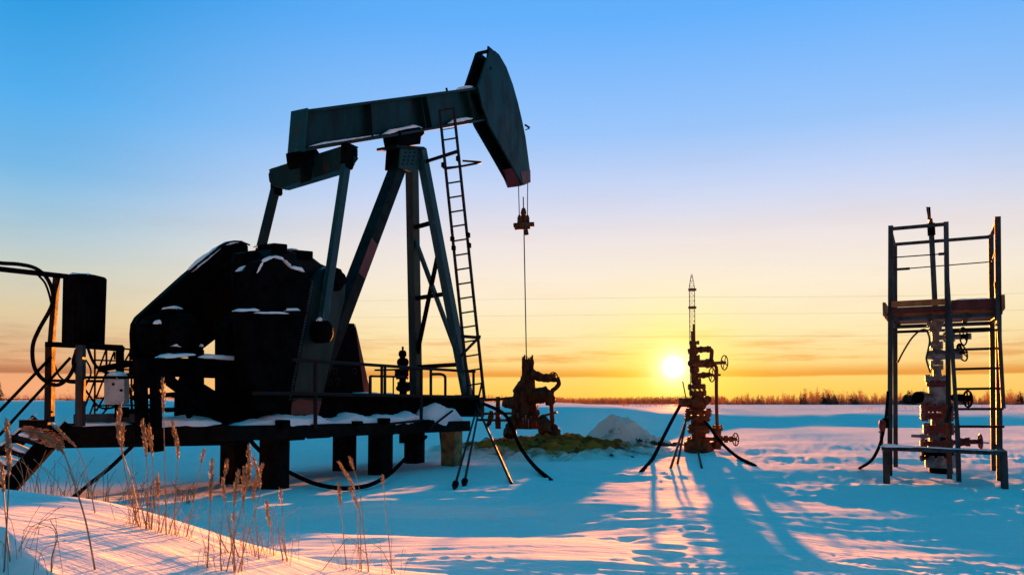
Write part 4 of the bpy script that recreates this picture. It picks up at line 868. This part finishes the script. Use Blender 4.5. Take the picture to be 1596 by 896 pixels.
# ================================================================== the stand round the right-hand wellhead
U = Vector((.888, -.46, 0)).normalized(); Wv = Vector((.46, .888, 0)).normalized(); A0 = Vector((5.31, 11.7, 0))
def S(u, v, z): p = A0 + U * u + Wv * v; return Vector((p.x, p.y, z))
def SF(px, py, v=0.0): return PL(px, py, A0 + Wv * v, Wv)          # on a plane parallel to the stand's front
def su(p): return (V(p) - A0).dot(U)
st = thing('service_stand', S(.6, .7, 0), 'tall steel service stand with timber platform round the right wellhead', 'stand')
BV = 1.42
def ftop(px, py, v): return SF(px, py, v).z
cor = {}
for nm, px0, py0, px1, v, r_ in (('a', 1388.3, 352, 1387, 0, .055), ('n', 1474.5, 346, 1480, 0, .055), ('c', 1555, 338, 1558, 0, .062), ('b', 1394.8, 380, 1396, BV, .055), ('d', 1544.5, 366, 1549, BV, .06)):
    t = SF(px0, py0, v); b = SF(px1, 738, v); b = t + (b - t) * ((t.z - gz(b.x, b.y) + .15) / (t.z - b.z)); cor[nm] = (t, b)
    if nm == 'n': b = t.lerp(b, .985)
    MB().bar(t, b, r_ * 1.15, r_, Wv).build('post', 'galv', st)
def at_z(nm, z): t, b = cor[nm]; return t.lerp(b, (t.z - z) / (t.z - b.z))
def rr(n1, n2, z, w_=.045, m='galv', name='rail', r=0.0, dz=0):
    return MB().bar(at_z(n1, z), at_z(n2, z + dz), w_, w_).build(name, m, st)
za = SF(1388, 357, 0).z; rr('a', 'n', za); zb = SF(1394.8, 381, BV).z; rr('b', 'd', zb); rr('a', 'b', za - .02, .04); rr('c', 'd', zb - .01, .04, dz=0)
z2 = SF(1397, 401, 0).z; zz2 = SF(1396, 420, BV).z
MB().tube([at_z('a', z2), at_z('n', z2)], .009, 6).build('guard_wire', 'rail', st); MB().tube([at_z('b', zz2), at_z('d', zz2 + .02)], .009, 6).build('guard_wire', 'rail', st); MB().tube([at_z('d', zz2), at_z('c', zz2 + .05)], .009, 6).build('guard_wire', 'rail', st)
a = at_z('a', z2).lerp(at_z('n', z2), .86); MB().tube([a, at_z('n', z2)], .02, 8).build('turnbuckle', 'rail', st); a = at_z('b', zz2); MB().tube([a, a.lerp(at_z('d', zz2), .16)], .02, 8).build('turnbuckle', 'rail', st)
# platform frame and timbers
zp = SF(1430, 497, 0).z
for z, v in ((zp + .03, 0), ): 
    rr('a', 'c', zp + .02, .055); rr('b', 'd', zp + .02, .055); rr('a', 'b', zp + .02, .05); rr('c', 'd', zp + .02, .05)
rr('b', 'd', zp - .06, .04, 'dark'); 
uA, uC = -.02, su(at_z('c', zp)); NPL = 9
for i in range(NPL):
    v = .02 + (BV - .04) * (i + .5) / NPL; e = random.uniform(-.03, .03)
    MB().bar(S(uA - .02 + e, v, zp + .075), S(uC + .06 + e, v, zp + .075), (BV - .04) / NPL - .012, .04).build('plank', 'redwood' if i % 3 else 'wood', st)
for i in range(3):
    u0 = uA + .0 + i * (uC - uA) / 3; MB().bar(S(u0 + .08, .0, zp + .045), S(u0 + .08, BV, zp + .045), .06, .022).build('joist', 'rail', st)
un = su(at_z('n', zp))
MB().bar(S(.035, -.045, zp + .215), S(un - .02, -.045, zp + .215), .035, .085).build('toe_board', 'wood', st, bevel=.004)
MB().bar(S(.035, -.04, zp + .125), S(un - .02, -.04, zp + .125), .03, .085).build('toe_board', 'redwood', st, bevel=.004)
MB().bar(S(un + .05, -.01, zp + .165), S(uC - .03, -.01, zp + .16), .035, .14).build('toe_board', 'redwood', st, bevel=.004)
MB().bar(S(.0, BV + .03, zp + .165), S(uC, BV + .03, zp + .165), .035, .14).build('toe_board', 'redwood', st)
MB().bar(S(-.055, -.10, zp + .15), S(-.055, BV + .05, zp + .16), .04, .19).build('toe_board', 'wood', st, bevel=.004)
MB().bar(S(uC + .055, -.12, zp + .17), S(uC + .055, BV + .02, zp + .20), .04, .19).build('toe_board', 'wood', st, bevel=.004)
snowcap(S(.12, .5, zp + .10), S(un + .02, .5, zp + .10), .7, .17, st, 130); snowcap(S(un + .05, .25, zp + .10), S(uC - .03, .3, zp + .10), .5, .125, st, 131); snowcap(S(uC - .28, .15, zp + .12), S(uC - .02, .2, zp + .12), .3, .14, st, 132); snowcap(S(un + .1, -.01, zp + .235), S(uC - .08, -.01, zp + .23), .05, .02, st, 133)
# ladder on the front
VL = -.09
la0, la1 = SF(1477, 440, -.06), SF(1492, 662, -.34); lb0, lb1 = SF(1553, 440, -.06), SF(1564, 636, -.30)
lr_ = MB().bar(la0, la1, .05, .04, Wv).build('ladder_rail', 'galv', st); MB().bar(lb0, lb1, .05, .04, Wv).build('ladder_rail', 'galv', st)
for y in (519, 547, 577, 607.5, 638, 669.5):
    ta = (y - 440) / 222; a = la0.lerp(la1, ta) if ta < 1.02 else la1 + Vector((0, 0, -.02)); tb2 = (y - 440) / 196
    c = lb0.lerp(lb1, min(tb2 * .98, 1.14)); c.z = a.z + .005; a.z = a.z
    MB().bar(a, c, .03, .032).build('rung', 'rail', st)
MB().bar(SF(1482, 632, -.2), SF(1475, 658, -.25), .04, .04).build('ladder_foot_stay', 'rail', st); MB().bar(SF(1476, 632, -.1), SF(1478, 722, -.3), .05, .035).build('ladder_foot_stay', 'rust', st)
MB().bar(la1, (la1.x + .0, la1.y, gz(la1.x, la1.y) - .05), .05, .04).build('post', 'galv', st)
# low step frame in front
e0, e1 = SF(1374, 698, -.92), SF(1570, 706, -.92)
step = thing('step_bench', e0.lerp(e1, .5) - Vector((0, 0, .4)), 'low steel step bench with snow on it in front of the service stand', 'step')
MB().bar(e0, e1, .06, .055).build('front_rail', 'galv', step); MB().bar(e0 + Wv * .30, e1 + Wv * .30, .05, .05).build('back_rail', 'galv', step)
MB().bar(e0 + U * .03, e0 + U * .03 + Wv * .8, .05, .05).build('side_rail', 'galv', step); MB().bar(e1 - U * .03, e1 - U * .03 + Wv * .8, .05, .05).build('side_rail', 'galv', step)
for p in (e0 + U * .05, e1 - U * .04): MB().bar(p + Vector((0, 0, -.03)), (p.x + .002, p.y, gz(p.x, p.y) - .12), .062, .062).build('leg', 'galv', step)
MB().bar(e0 + Wv * .14 + Vector((0, 0, .0)), e1 + Wv * .14, .21, .02).build('tread', 'rail', step)
snowcap(e0 + Vector((0, 0, .022)) - U * .02, e0 + Vector((0, 0, .022)) + U * .42, .09, .035, step, 140); snowcap(e0 + U * .4 + Vector((0, 0, .022)), e1 + Vector((0, 0, .022)) + U * .02, .08, .016, step, 141); snowcap(e0 + Wv * .22 - U * .03 + Vector((0, 0, .02)), e0 + Wv * .22 + U * .2 + Vector((0, 0, .02)), .12, .05, step, 142)

YR = 12.05
rw = thing('painted_wellhead', P(1468, 742, YR), 'grey valve stack wellhead with red flanges inside the service stand', 'wellhead')
stack(rw, YR, [('flange', 1446, 1470, 503, 508, 'paleiron'), ('flange', 1449, 1467, 510, 516, 'paleiron'), ('pipe', 1453, 1464, 500, 538, 'paleiron'), ('flange', 1450, 1469, 533, 538, 'paleiron'), ('flange', 1451, 1469, 539, 543, 'paleiron'),
    ('pipe', 1454, 1466, 540, 566, 'paleiron'), ('body', 1449, 1473, 545, 561, 'paleiron'), ('flange', 1451, 1469.5, 563, 568, 'paleiron'), ('flange', 1451, 1469.5, 570, 575, 'paleiron'), ('pipe', 1455, 1467, 573, 592, 'paleiron'),
    ('flange', 1443, 1477, 586, 593, 'paleiron'), ('body', 1445, 1476, 590, 605, 'red'), ('pipe', 1449, 1474, 600, 640, 'paleiron'), ('flange', 1437, 1485, 632, 641, 'red'), ('flange', 1437, 1485, 643, 653, 'red'), ('pipe', 1453, 1480, 650, 668, 'paleiron'),
    ('flange', 1441, 1486, 662, 674, 'red'), ('pipe', 1450, 1481, 672, 690, 'paleiron'), ('flange', 1436, 1484, 687, 694, 'red'), ('flange', 1438, 1486, 703, 709, 'dark'), ('pipe', 1444, 1489, 708, 728, 'paleiron'), ('pipe', 1450, 1483.5, 726, 750, 'dark'), ('pipe', 1448, 1480, 692, 706, 'paleiron')], 'paleiron')
arm(rw, YR, (1432, 619), (1474, 628), 19, 'paleiron', dy=.1, fl=((.1, 1.1, .05),)); MB().lathe(P(1432, 619, YR) - Vector((.02, .03, 0)), (-.6, -.8, 0), [(0, .085), (.03, .085), (.04, .06)], 16).build('blind_cap', 'dark', rw, True)
arm(rw, YR, (1455, 608), (1478, 640), 22, 'paleiron')
arm(rw, YR, (1446, 553), (1500, 553), 13, 'paleiron', dy=-.25, fl=((.05, 1.05, .04), (.5, 1.1, .05), (.8, 1.0, .04)))
arm(rw, YR, (1462, 526), (1512, 524), 8, 'paleiron', dy=-.25, fl=((.25, 1.9, .05), (.45, 1.9, .05), (.98, 1.2, .04)))
handwheel(P(1501.5, 524, YR - .28), (.99, -.12, .05), .125, 'dark', rw, .011, 3); arm(rw, YR - .2, (1497, 552), (1508, 548), 3, 'dark', 'valve_stem')
handwheel(P(1499.5, 549, YR - .3), (.98, -.05, .3), .125, 'dark', rw, .011, 3); handwheel(P(1496, 544, YR - .1), (.99, -.12, .05), .06, 'dark', rw, .010, 3)
arm(rw, YR, (1478, 619), (1514, 620), 8, 'dark', dy=-.2, fl=((.3, 1.5, .05), (.55, 1.4, .05))); handwheel(P(1508.5, 621.5, YR - .22), (1, -.02, 0), .115, 'dark', rw, .014, 6)
arm(rw, YR, (1480, 689), (1524, 688), 7, 'red', dy=-.2, fl=((.35, 1.9, .05), (.5, 1.7, .05), (.65, 2.0, .05))); arm(rw, YR - .2, (1524, 689), (1541, 690), 2, 'rail', 'valve_stem')
handwheel(P(1528, 688, YR - .22), (.96, -.28, 0), .10, 'red', rw, .014, 4)
arm(rw, YR, (1421, 679), (1452, 680), 4.5, 'paleiron', dy=0, fl=((.6, 1.5, .08),)); arm(rw, YR, (1435, 714), (1446, 713), 6, 'red', fl=((.2, 1.5, .03),))
MB().bar(P(1466, 684, YR - .19), P(1476, 684, YR - .19), .01, .05).build('plate', 'dark', rw)
# slim mast above the platform
ms = thing('sampling_mast', P(1457, 468, YR - .3), 'slim grey mast with a red wheel on top, rising through the stand platform', 'mast')
MB().bar(P(1457.5, 480, YR - .3), P(1451, 348, YR - .3), .052, .052).build('mast_tube', 'galv', ms); MB().bar(P(1452, 367, YR - .3), P(1451, 348, YR - .3), .075, .075).build('collar', 'dark', ms); MB().tube([P(1451, 348, YR - .3), P(1450, 341, YR - .3)], .028, 8).build('stem', 'red', ms)
wc = P(1446.8, 334, YR - .3); MB().ring(wc, (.87, -.47, .14), .095, .014).build('wheel_rim', 'red', ms, True)
for i in range(3): a = i * 2.1; MB().tube([wc + Vector((.47, .87, 0)) * math.cos(a) * .09 + Vector((0, 0, math.sin(a) * .09)), wc], .01, 6).build('wheel_spoke', 'red', ms)
MB().tube([P(1449, 341, YR - .3), P(1448, 323, YR - .3)], .018, 8).build('stem', 'dark', ms)
cable([P(1399, 565, YR - .2), P(1407.7, 548, YR - .25), P(1421, 527, YR - .3), P(1434.5, 515, YR - .3), P(1444, 515, YR - .3), P(1449, 530, YR - .3), P(1446, 548, YR - .3), P(1444, 560, YR - .3), P(1450, 580, YR - .2)], .013, 'thin hose arching from a stand post to the top of the painted wellhead', 'galv', 'hose')
hb = thing('hose_valve', P(1377, 690, 11.35), 'small dark red hose valve beside the left leg of the service stand', 'valve')
MB().bar(P(1380, 651, 11.35), P(1381, 667, 11.35), .07, .06).build('body', 'dark', hb, bevel=.01); MB().bar(P(1375, 656, 11.3), P(1373.5, 696, 11.3), .035, .035).build('stem', 'red', hb); MB().bar(P(1370, 673, 11.3), P(1376, 671, 11.3), .02, .02).build('handle', 'red', hb)
MB().lathe(P(1375, 654, 11.28), (0, 0, -1), [(0, .03), (.05, .045), (.12, .04), (.16, .02)], 10).build('coupling', 'red', hb, True)
cable([P(1384, 610, 11.5), P(1383, 625, 11.45), P(1380, 655, 11.35), P(1374, 684, 11.2), P(1366, 705, 10.9), P(1356, 719, 10.8), hit(1339, 730)], .02, 'black hose hanging from the left leg of the service stand to the snow', cat='hose')

# ================================================================== far things
# lattice mast
YX = 190.0
lm = thing('lattice_mast', onsnow(1080, YX), 'slender lattice mast rising behind the wellhead by the sun', 'mast')
bx = onsnow(1080, YX); zt_ = P(1079, 427, YX).z; hw = .82
def lc(i, z):
    tap = 1.0 if z < zt_ - 3 else max(0.15, (zt_ - z) / 3); a = i * math.pi / 2 + .5; return Vector((bx.x + math.cos(a) * hw * tap, bx.y + math.sin(a) * hw * tap, z))
for i in range(4): MB().tube([lc(i, bx.z), lc(i, zt_ - 3), lc(i, zt_)], .045, 4).build('mast_leg', 'twig', lm)
zs = np.linspace(bx.z + .5, zt_ - .4, 26)
for j in range(len(zs) - 1):
    b = MB()
    for i in range(4):
        b.tube([lc(i, zs[j]), lc((i + 1) % 4, zs[j + 1])], .032, 3); b.tube([lc(i, zs[j]), lc((i + 1) % 4, zs[j])], .026, 3)
    b.build('lattice_bay', 'twig', lm)
for py in (453, 481): MB().lathe(P(1079, py, YX), (0, 0, 1), [(0, .9), (.4, 1.0), (.5, .8)], 8).build('mast_collar', 'twig', lm)
# overhead lines
for i, (y0, y1, lab) in enumerate(((460, 456, 'topmost thin overhead wire behind the service stand'), (486, 482, 'second thin overhead wire behind the service stand'), (521, 512, 'lowest thin overhead wire behind the service stand'))):
    pts = [P(540, y0 + 9, 190), P(820, y0 + 6, 172), P(1085, y0 + 3, 150), P(1250, y0 + 2.5, 145), P(1420, y0 + 1, 140), P(1640, y1, 135)]
    MB().tube(curve_pts(pts, 6), .011, 4).build('overhead_wire', 'twig', None, True, label=lab, cat='wire')
# spruces one can tell apart
def spruce(px, Y, ht, label, wide=.24):
    b = onsnow(px, Y); t = thing('spruce_tree', b, label, 'tree', 'single trees along the horizon'); rd = random.Random(int(px))
    MB().tube([b - Vector((0, 0, .3)), b + Vector((0, 0, ht * .97))], .1, 5, radii=[.03 * ht * .5, .01]).build('trunk', 'bark', t)
    m = MB()
    for i in range(150):
        z = ht * (.08 + .92 * (i / 150) ** .9); L = (ht - z) * wide * rd.uniform(.5, 1.25) + .06 * ht * .3; a = rd.uniform(0, 6.28); d = Vector((math.cos(a), math.sin(a), 0)); sd = Vector((-d.y, d.x, 0)); p = b + Vector((0, 0, z))
        m.add([p, p + d * L - Vector((0, 0, L * .45)) + sd * L * .28, p + d * L * 1.05 - Vector((0, 0, L * .25)), p + d * L - Vector((0, 0, L * .5)) - sd * L * .28], [(0, 1, 2), (0, 2, 3)])
    m.build('crown', 'spruce', t)
def hpx(px, ytop, Y): return P(px, ytop, Y).z - onsnow(px, Y).z
for (px, yt, Y, lab, wd) in ((1181.5, 613, 260, 'lone small spruce on the horizon right of the sun', .22), (1247.5, 609, 250, 'slim tall spruce where the right woods begin', .2), (1253, 611.5, 255, 'shorter spruce beside the slim tall one', .26),
        (1283, 609.5, 250, 'pointed spruce at the highest point of the right woods', .3), (1290, 611, 250, 'broad spruce just right of the highest treetops', .4), (1300, 612, 252, 'third spruce of the highest cluster', .35), (1327, 611.5, 255, 'small spruce left of the service stand', .28), (1334, 613, 255, 'little spruce nearest the stand on its left', .3),
        (1415.5, 607, 240, 'dark rounded pine seen between the stand legs', .8), (1493, 612, 250, 'small dark pine behind the stand ladder', .5), (1589, 608, 240, 'twin-topped dark spruce at the right edge', .34), (0, 594, 60, 'dark ragged spruce at the left edge of the field', .22)):
    spruce(px, Y, hpx(px, yt, Y), lab, wd)
# the woods as a mass: thin bare stems with frosty twigs
def woods(name, label, n, xr, Yr, hfun, seed, m='twig', thick=.06, tw=9):
    g = np.random.default_rng(seed); px = g.uniform(*xr, n); Y = g.uniform(*Yr, n); x = (px - PX0) / F * Y; z = height(x, Y); h = hfun(px, g) * Y / 250.0
    V_ = []; Fc = []; k0 = 0
    for i in range(n):
        b = np.array([x[i], Y[i], z[i] - .2]); H = h[i]; lean = g.normal(0, .05, 2) * H; top = b + [lean[0], lean[1], H]; w_ = thick * Y[i] / 250
        V_ += [b + [-w_, 0, 0], b + [w_, 0, 0], top]; Fc.append((k0, k0 + 1, k0 + 2)); k0 += 3
        for j in range(tw):
            t = g.uniform(.15, .95); p = b + (top - b) * t; a = g.uniform(0, 6.28); L = H * g.uniform(.12, .36) * (1.15 - t * .6); e = p + [math.cos(a) * L * .8, math.sin(a) * L * .8, L * g.uniform(.2, .9)]
            V_ += [p, p + [0, 0, w_ * 1.6], e]; Fc.append((k0, k0 + 1, k0 + 2)); k0 += 3
    me = bpy.data.meshes.new(name); me.from_pydata([tuple(v) for v in V_], [], Fc); me.update(); o = bpy.data.objects.new(name, me); C.objects.link(o); me.materials.append(M[m]); return tag(o, label=label, kind='stuff')
def prof_r(px, g):
    xs = [1120, 1160, 1200, 1235, 1250, 1275, 1300, 1330, 1350, 1375, 1395, 1420, 1480, 1596, 1700]; hs = [2.2, 3.6, 3.2, 3.5, 4.4, 4.9, 5.1, 4.4, 3.5, 3.8, 4.2, 4.2, 3.8, 4.4, 4.2]
    return np.interp(px, xs, hs) * g.uniform(.25, 1.08, len(px)) * (.82 + .55 * perlin(px * .06, px * 0, 44) + .35 * perlin(px * .21, px * 0, 45))
woods('distant_woods', 'far line of bare frosted woods on the horizon right of the sun', 5200, (1105, 1720), (245, 330), prof_r, 1, tw=8)
woods('distant_woods', 'very far low woods under the sun and left of it', 3000, (790, 1130), (330, 460), lambda p, g: np.interp(p, [790, 1130], [1.9, 2.8]) * g.uniform(.5, 1.0, len(p)), 2, tw=6, thick=.10)
woods('distant_woods', 'far low thicket on the horizon behind the pumpjack', 2400, (-120, 790), (300, 420), lambda p, g: 2.4 * g.uniform(.4, 1.2, len(p)), 3, tw=6)
woods('low_scrub', 'sparse low scrub poking through snow before the far woods left of the sun', 420, (868, 1075), (120, 190), lambda p, g: 1.5 * g.uniform(.4, 1.5, len(p)) , 4, tw=6, thick=.04)
woods('low_scrub', 'sparse frosty scrub on the far bank by the service stand', 260, (1340, 1620), (62, 90), lambda p, g: 2.4 * g.uniform(.4, 1.2, len(p)), 5, tw=6, thick=.025)
woods('low_scrub', 'dark saplings in the field behind the cabinet at far left', 60, (70, 330), (80, 140), lambda p, g: 4.2 * g.uniform(.3, 1.3, len(p)), 6, tw=12, thick=.05)

# ================================================================== grass in front
def stalk(parent, base, tip, bend, plume, seed, r=.0022, dens=1.0, Yt=None):
    """base/tip in photo pixels, the stalk rises from the snow; bend moves its middle sideways (m)"""
    rd = random.Random(seed); b = base; pts = [b, b.lerp(tip, .35) + Vector((bend * .5, rd.uniform(-.02, .02), 0)), b.lerp(tip, .72) + Vector((bend, 0, 0)), tip]; q = curve_pts(pts, 7); n = len(q)
    o = MB().tube(q, r, 5, True, [r * (1.25 - .8 * i / (n - 1)) for i in range(n)]).build('stalk', 'straw', parent, True)
    if plume > 0:
        m = MB(); L = 0; acc = [0]
        for a, c in zip(q, q[1:]): L += (c - a).length; acc.append(L)
        N = int(230 * plume * dens / .12) if plume > .03 else 40
        for i in range(min(N, 700)):
            s_ = L - plume * (i / N) ** .9; j = max(0, min(len(q) - 2, next((k_ for k_ in range(len(acc) - 1) if acc[k_ + 1] >= s_), len(q) - 2))); t = (s_ - acc[j]) / max(1e-6, acc[j + 1] - acc[j]); p = q[j].lerp(q[j + 1], t); d = (q[j + 1] - q[j]).normalized()
            f = (L - s_) / plume; wd = .0056 * (1 + .35 * math.sin(f * 23 + seed)) * math.sin(math.pi * min(1, f * .85 + .13)) + .0015; a = rd.uniform(0, 6.28); sdv = Vector((math.cos(a), math.sin(a), 0)); sdv = (sdv - d * sdv.dot(d)).normalized()
            l_ = rd.uniform(.006, .015); c = p + sdv * wd * rd.uniform(.1, 1.1); e = c + d * l_ * .9 + sdv * l_ * .35; wv = d.cross(sdv) * rd.uniform(.0012, .0026)
            m.add([c - wv, c + wv, e + wv * .3, c + sdv * .002], [(0, 1, 2), (1, 3, 2), (3, 0, 2)])
        m.build('seed_head', 'straw', o)
    return o
def clump(label, lst, seed0):
    b0 = hit(*lst[0][0]); t = thing('grass_clump', b0, label, 'dry grass', 'dry grass on the front snow drift'); bs_ = []
    for i, (bpx, tpx, bend, pl, dens) in enumerate(lst):
        b = hit(*bpx) - Vector((0, 0, .01)); bs_.append(b); tip = P(tpx[0], tpx[1], b.y + random.Random(seed0 + i).uniform(-.12, .12)); stalk(t, b, tip, bend, pl, seed0 * 10 + i, dens=dens)
    rd = random.Random(seed0 + 50); m = MB()
    for i in range(3 + 3 * len(lst)):              # thin broken leaves round the stalk bases
        b = rd.choice(bs_) + Vector((rd.uniform(-.06, .06), rd.uniform(-.05, .05), 0)); a = rd.uniform(-1, 1); L = rd.uniform(.06, .26); q = [b, b + Vector((a * L * .25, rd.uniform(-.02, .02), L * .6)), b + Vector((a * L * .7, rd.uniform(-.03, .03), L * rd.uniform(.35, 1.0)))]
        m.tube(curve_pts(q, 3), .0009, 3, False)
    m.build('dry_leaves', 'straw', t, kind='stuff')
    return t
clump('tall dry reed plume cut by the left edge', [((6, 892), (10, 655), .01, .17, 1.2), ((16, 880), (2, 722), 0, .10, .7)], 1)
# the arching plume: own path
t = thing('grass_clump', hit(148, 885), 'arching dry reed drooping to the left over the steps', 'dry grass', 'dry grass on the front snow drift')
b = hit(148, 888); q = curve_pts([b, P(133, 810, b.y), P(112, 742, b.y), P(100, 708, b.y), P(82, 684, b.y), P(46, 668, b.y)], 8)
o = MB().tube(q, .0024, 5, True, [.003 - .0018 * i / (len(q) - 1) for i in range(len(q))]).build('stalk', 'straw', t, True)
rd = random.Random(3); m = MB()
for i in range(900):
    f = (i / 900); j = len(q) - 2 - int(f * 17); p = q[j].lerp(q[j + 1], rd.random()); d = (q[j + 1] - q[j]).normalized(); a = rd.uniform(0, 6.28); sd = Vector((math.cos(a), math.sin(a) * .6, math.sin(a) - .7)).normalized(); wd = .028 * math.sin(math.pi * min(1, f + .1)) + .004; c = p + sd * wd * rd.random() + d * .01; e = c + d * .014 + Vector((0, 0, -.004)); wv = Vector((0, 0, 1)).cross(d) * .001 + Vector((0, 0, .0015)); m.add([c - wv, c + wv, e, c + Vector((.001, .002, 0))], [(0, 1, 2), (1, 3, 2), (3, 0, 2)])
m.build('seed_head', 'straw', o)
stalk(t, hit(148, 800), P(84, 664, hit(148, 800).y), .05, .12, 77, dens=.5)
clump('dense group of tall dry reeds left of the first pile', [((221, 822), (188, 628), -.03, .17, 1.4), ((217, 820), (192, 660), -.02, .12, .8), ((227, 824), (222, 655), .01, .14, 1.1), ((236, 826), (232, 662), .01, .12, .9), ((247, 829), (246, 740), 0, .09, 1.0), ((230, 824), (205, 700), -.01, 0, 1), ((212, 818), (203, 730), 0, 0, 1), ((233, 825), (225, 760), 0, 0, 1), ((206, 815), (240, 745), 0, 0, 1), ((250, 829), (262, 775), 0, 0, 1)], 2)
clump('two thin reeds with pale plumes before the motor platform', [((259, 832), (254, 590), .0, .13, .7), ((273, 834), (268, 655), .02, .15, 1.0), ((262, 832), (290, 765), 0, 0, 1)], 3)
clump('faint slender reed leaning right below the platform', [((290, 836), (318, 700), .0, .06, .6)], 4)
clump('straight single reed with a narrow plume before the first pile', [((323, 886), (331, 716), .0, .15, 1.1), ((345, 890), (345, 790), 0, 0, 1)], 5)
clump('thickest clump of dry reeds in front of the two near piles', [((352, 890), (388, 695), .02, .16, 1.4), ((365, 892), (372, 733), -.01, .13, 1.2), ((376, 890), (381, 728), -.0, .13, 1.3), ((404, 872), (409, 724), -.03, .15, 1.4), ((370, 892), (395, 712), .04, .12, 1.0), ((368, 888), (354, 717), -.02, .06, .6), ((373, 868), (347, 745), -.01, .09, .8), ((358, 860), (330, 800), 0, 0, 1), ((398, 868), (385, 810), 0, 0, 1), ((405, 862), (412, 840), 0, 0, 1), ((362, 880), (364, 800), 0, .03, .4)], 6)
clump('small leaning pair of reeds right of the thickest clump', [((427, 866), (416, 785), .0, .10, .9), ((442, 874), (414, 780), .02, .02, .3), ((448, 875), (437, 762), .0, .06, .5), ((449, 872), (430, 825), .01, 0, 1)], 7)
clump('arched reeds under the sagging cable', [((561, 886), (528, 720), .05, .15, 1.2), ((540, 888), (528, 752), .0, .10, 1.1), ((575, 892), (545, 712), .02, .06, .7), ((563, 890), (545, 760), .03, .10, .7), ((611, 893), (596, 740), .0, .05, .7), ((618, 893), (570, 840), .03, 0, 1)], 8)
bt = thing('grass_clump', hit(503, 888), 'bent leafless stem forming an inverted V on the lit snow', 'dry grass', 'dry grass on the front snow drift')
b = hit(503, 888); MB().tube([b, P(541, 838, b.y), P(573, 864, b.y)], .002, 5).build('stalk', 'straw', bt, True)
clump('lone crooked leafless stem on the left of the drift', [((80, 893), (78, 810), .02, 0, 1)], 9)
# thin grass sprouting behind the drift
for (lab, x0, x1, Y, n, h_, sd_) in (('tangle of thin grass beside the slanting cable', 40, 150, 8.3, 40, .42, 1), ('sparse thin grass behind the drift', 150, 250, 8.0, 26, .34, 2), ('low dark tuft of grass before the first pile', 276, 306, 9.2, 40, .12, 3)):
    rd = random.Random(sd_); m = MB(); c0 = onsnow((x0 + x1) / 2, Y)
    for i in range(n):
        b = onsnow(rd.uniform(x0, x1), Y + rd.uniform(-.5, .5)); L = h_ * rd.uniform(.5, 1.3); a = rd.uniform(-.45, .45); q = curve_pts([b, b + Vector((a * L * .3, 0, L * .6)), b + Vector((a * L * 1.1, rd.uniform(-.05, .05), L))], 4); m.tube(q, .003, 4, False)
    m.build('thin_grass', 'straw', None, label=lab, kind='stuff')
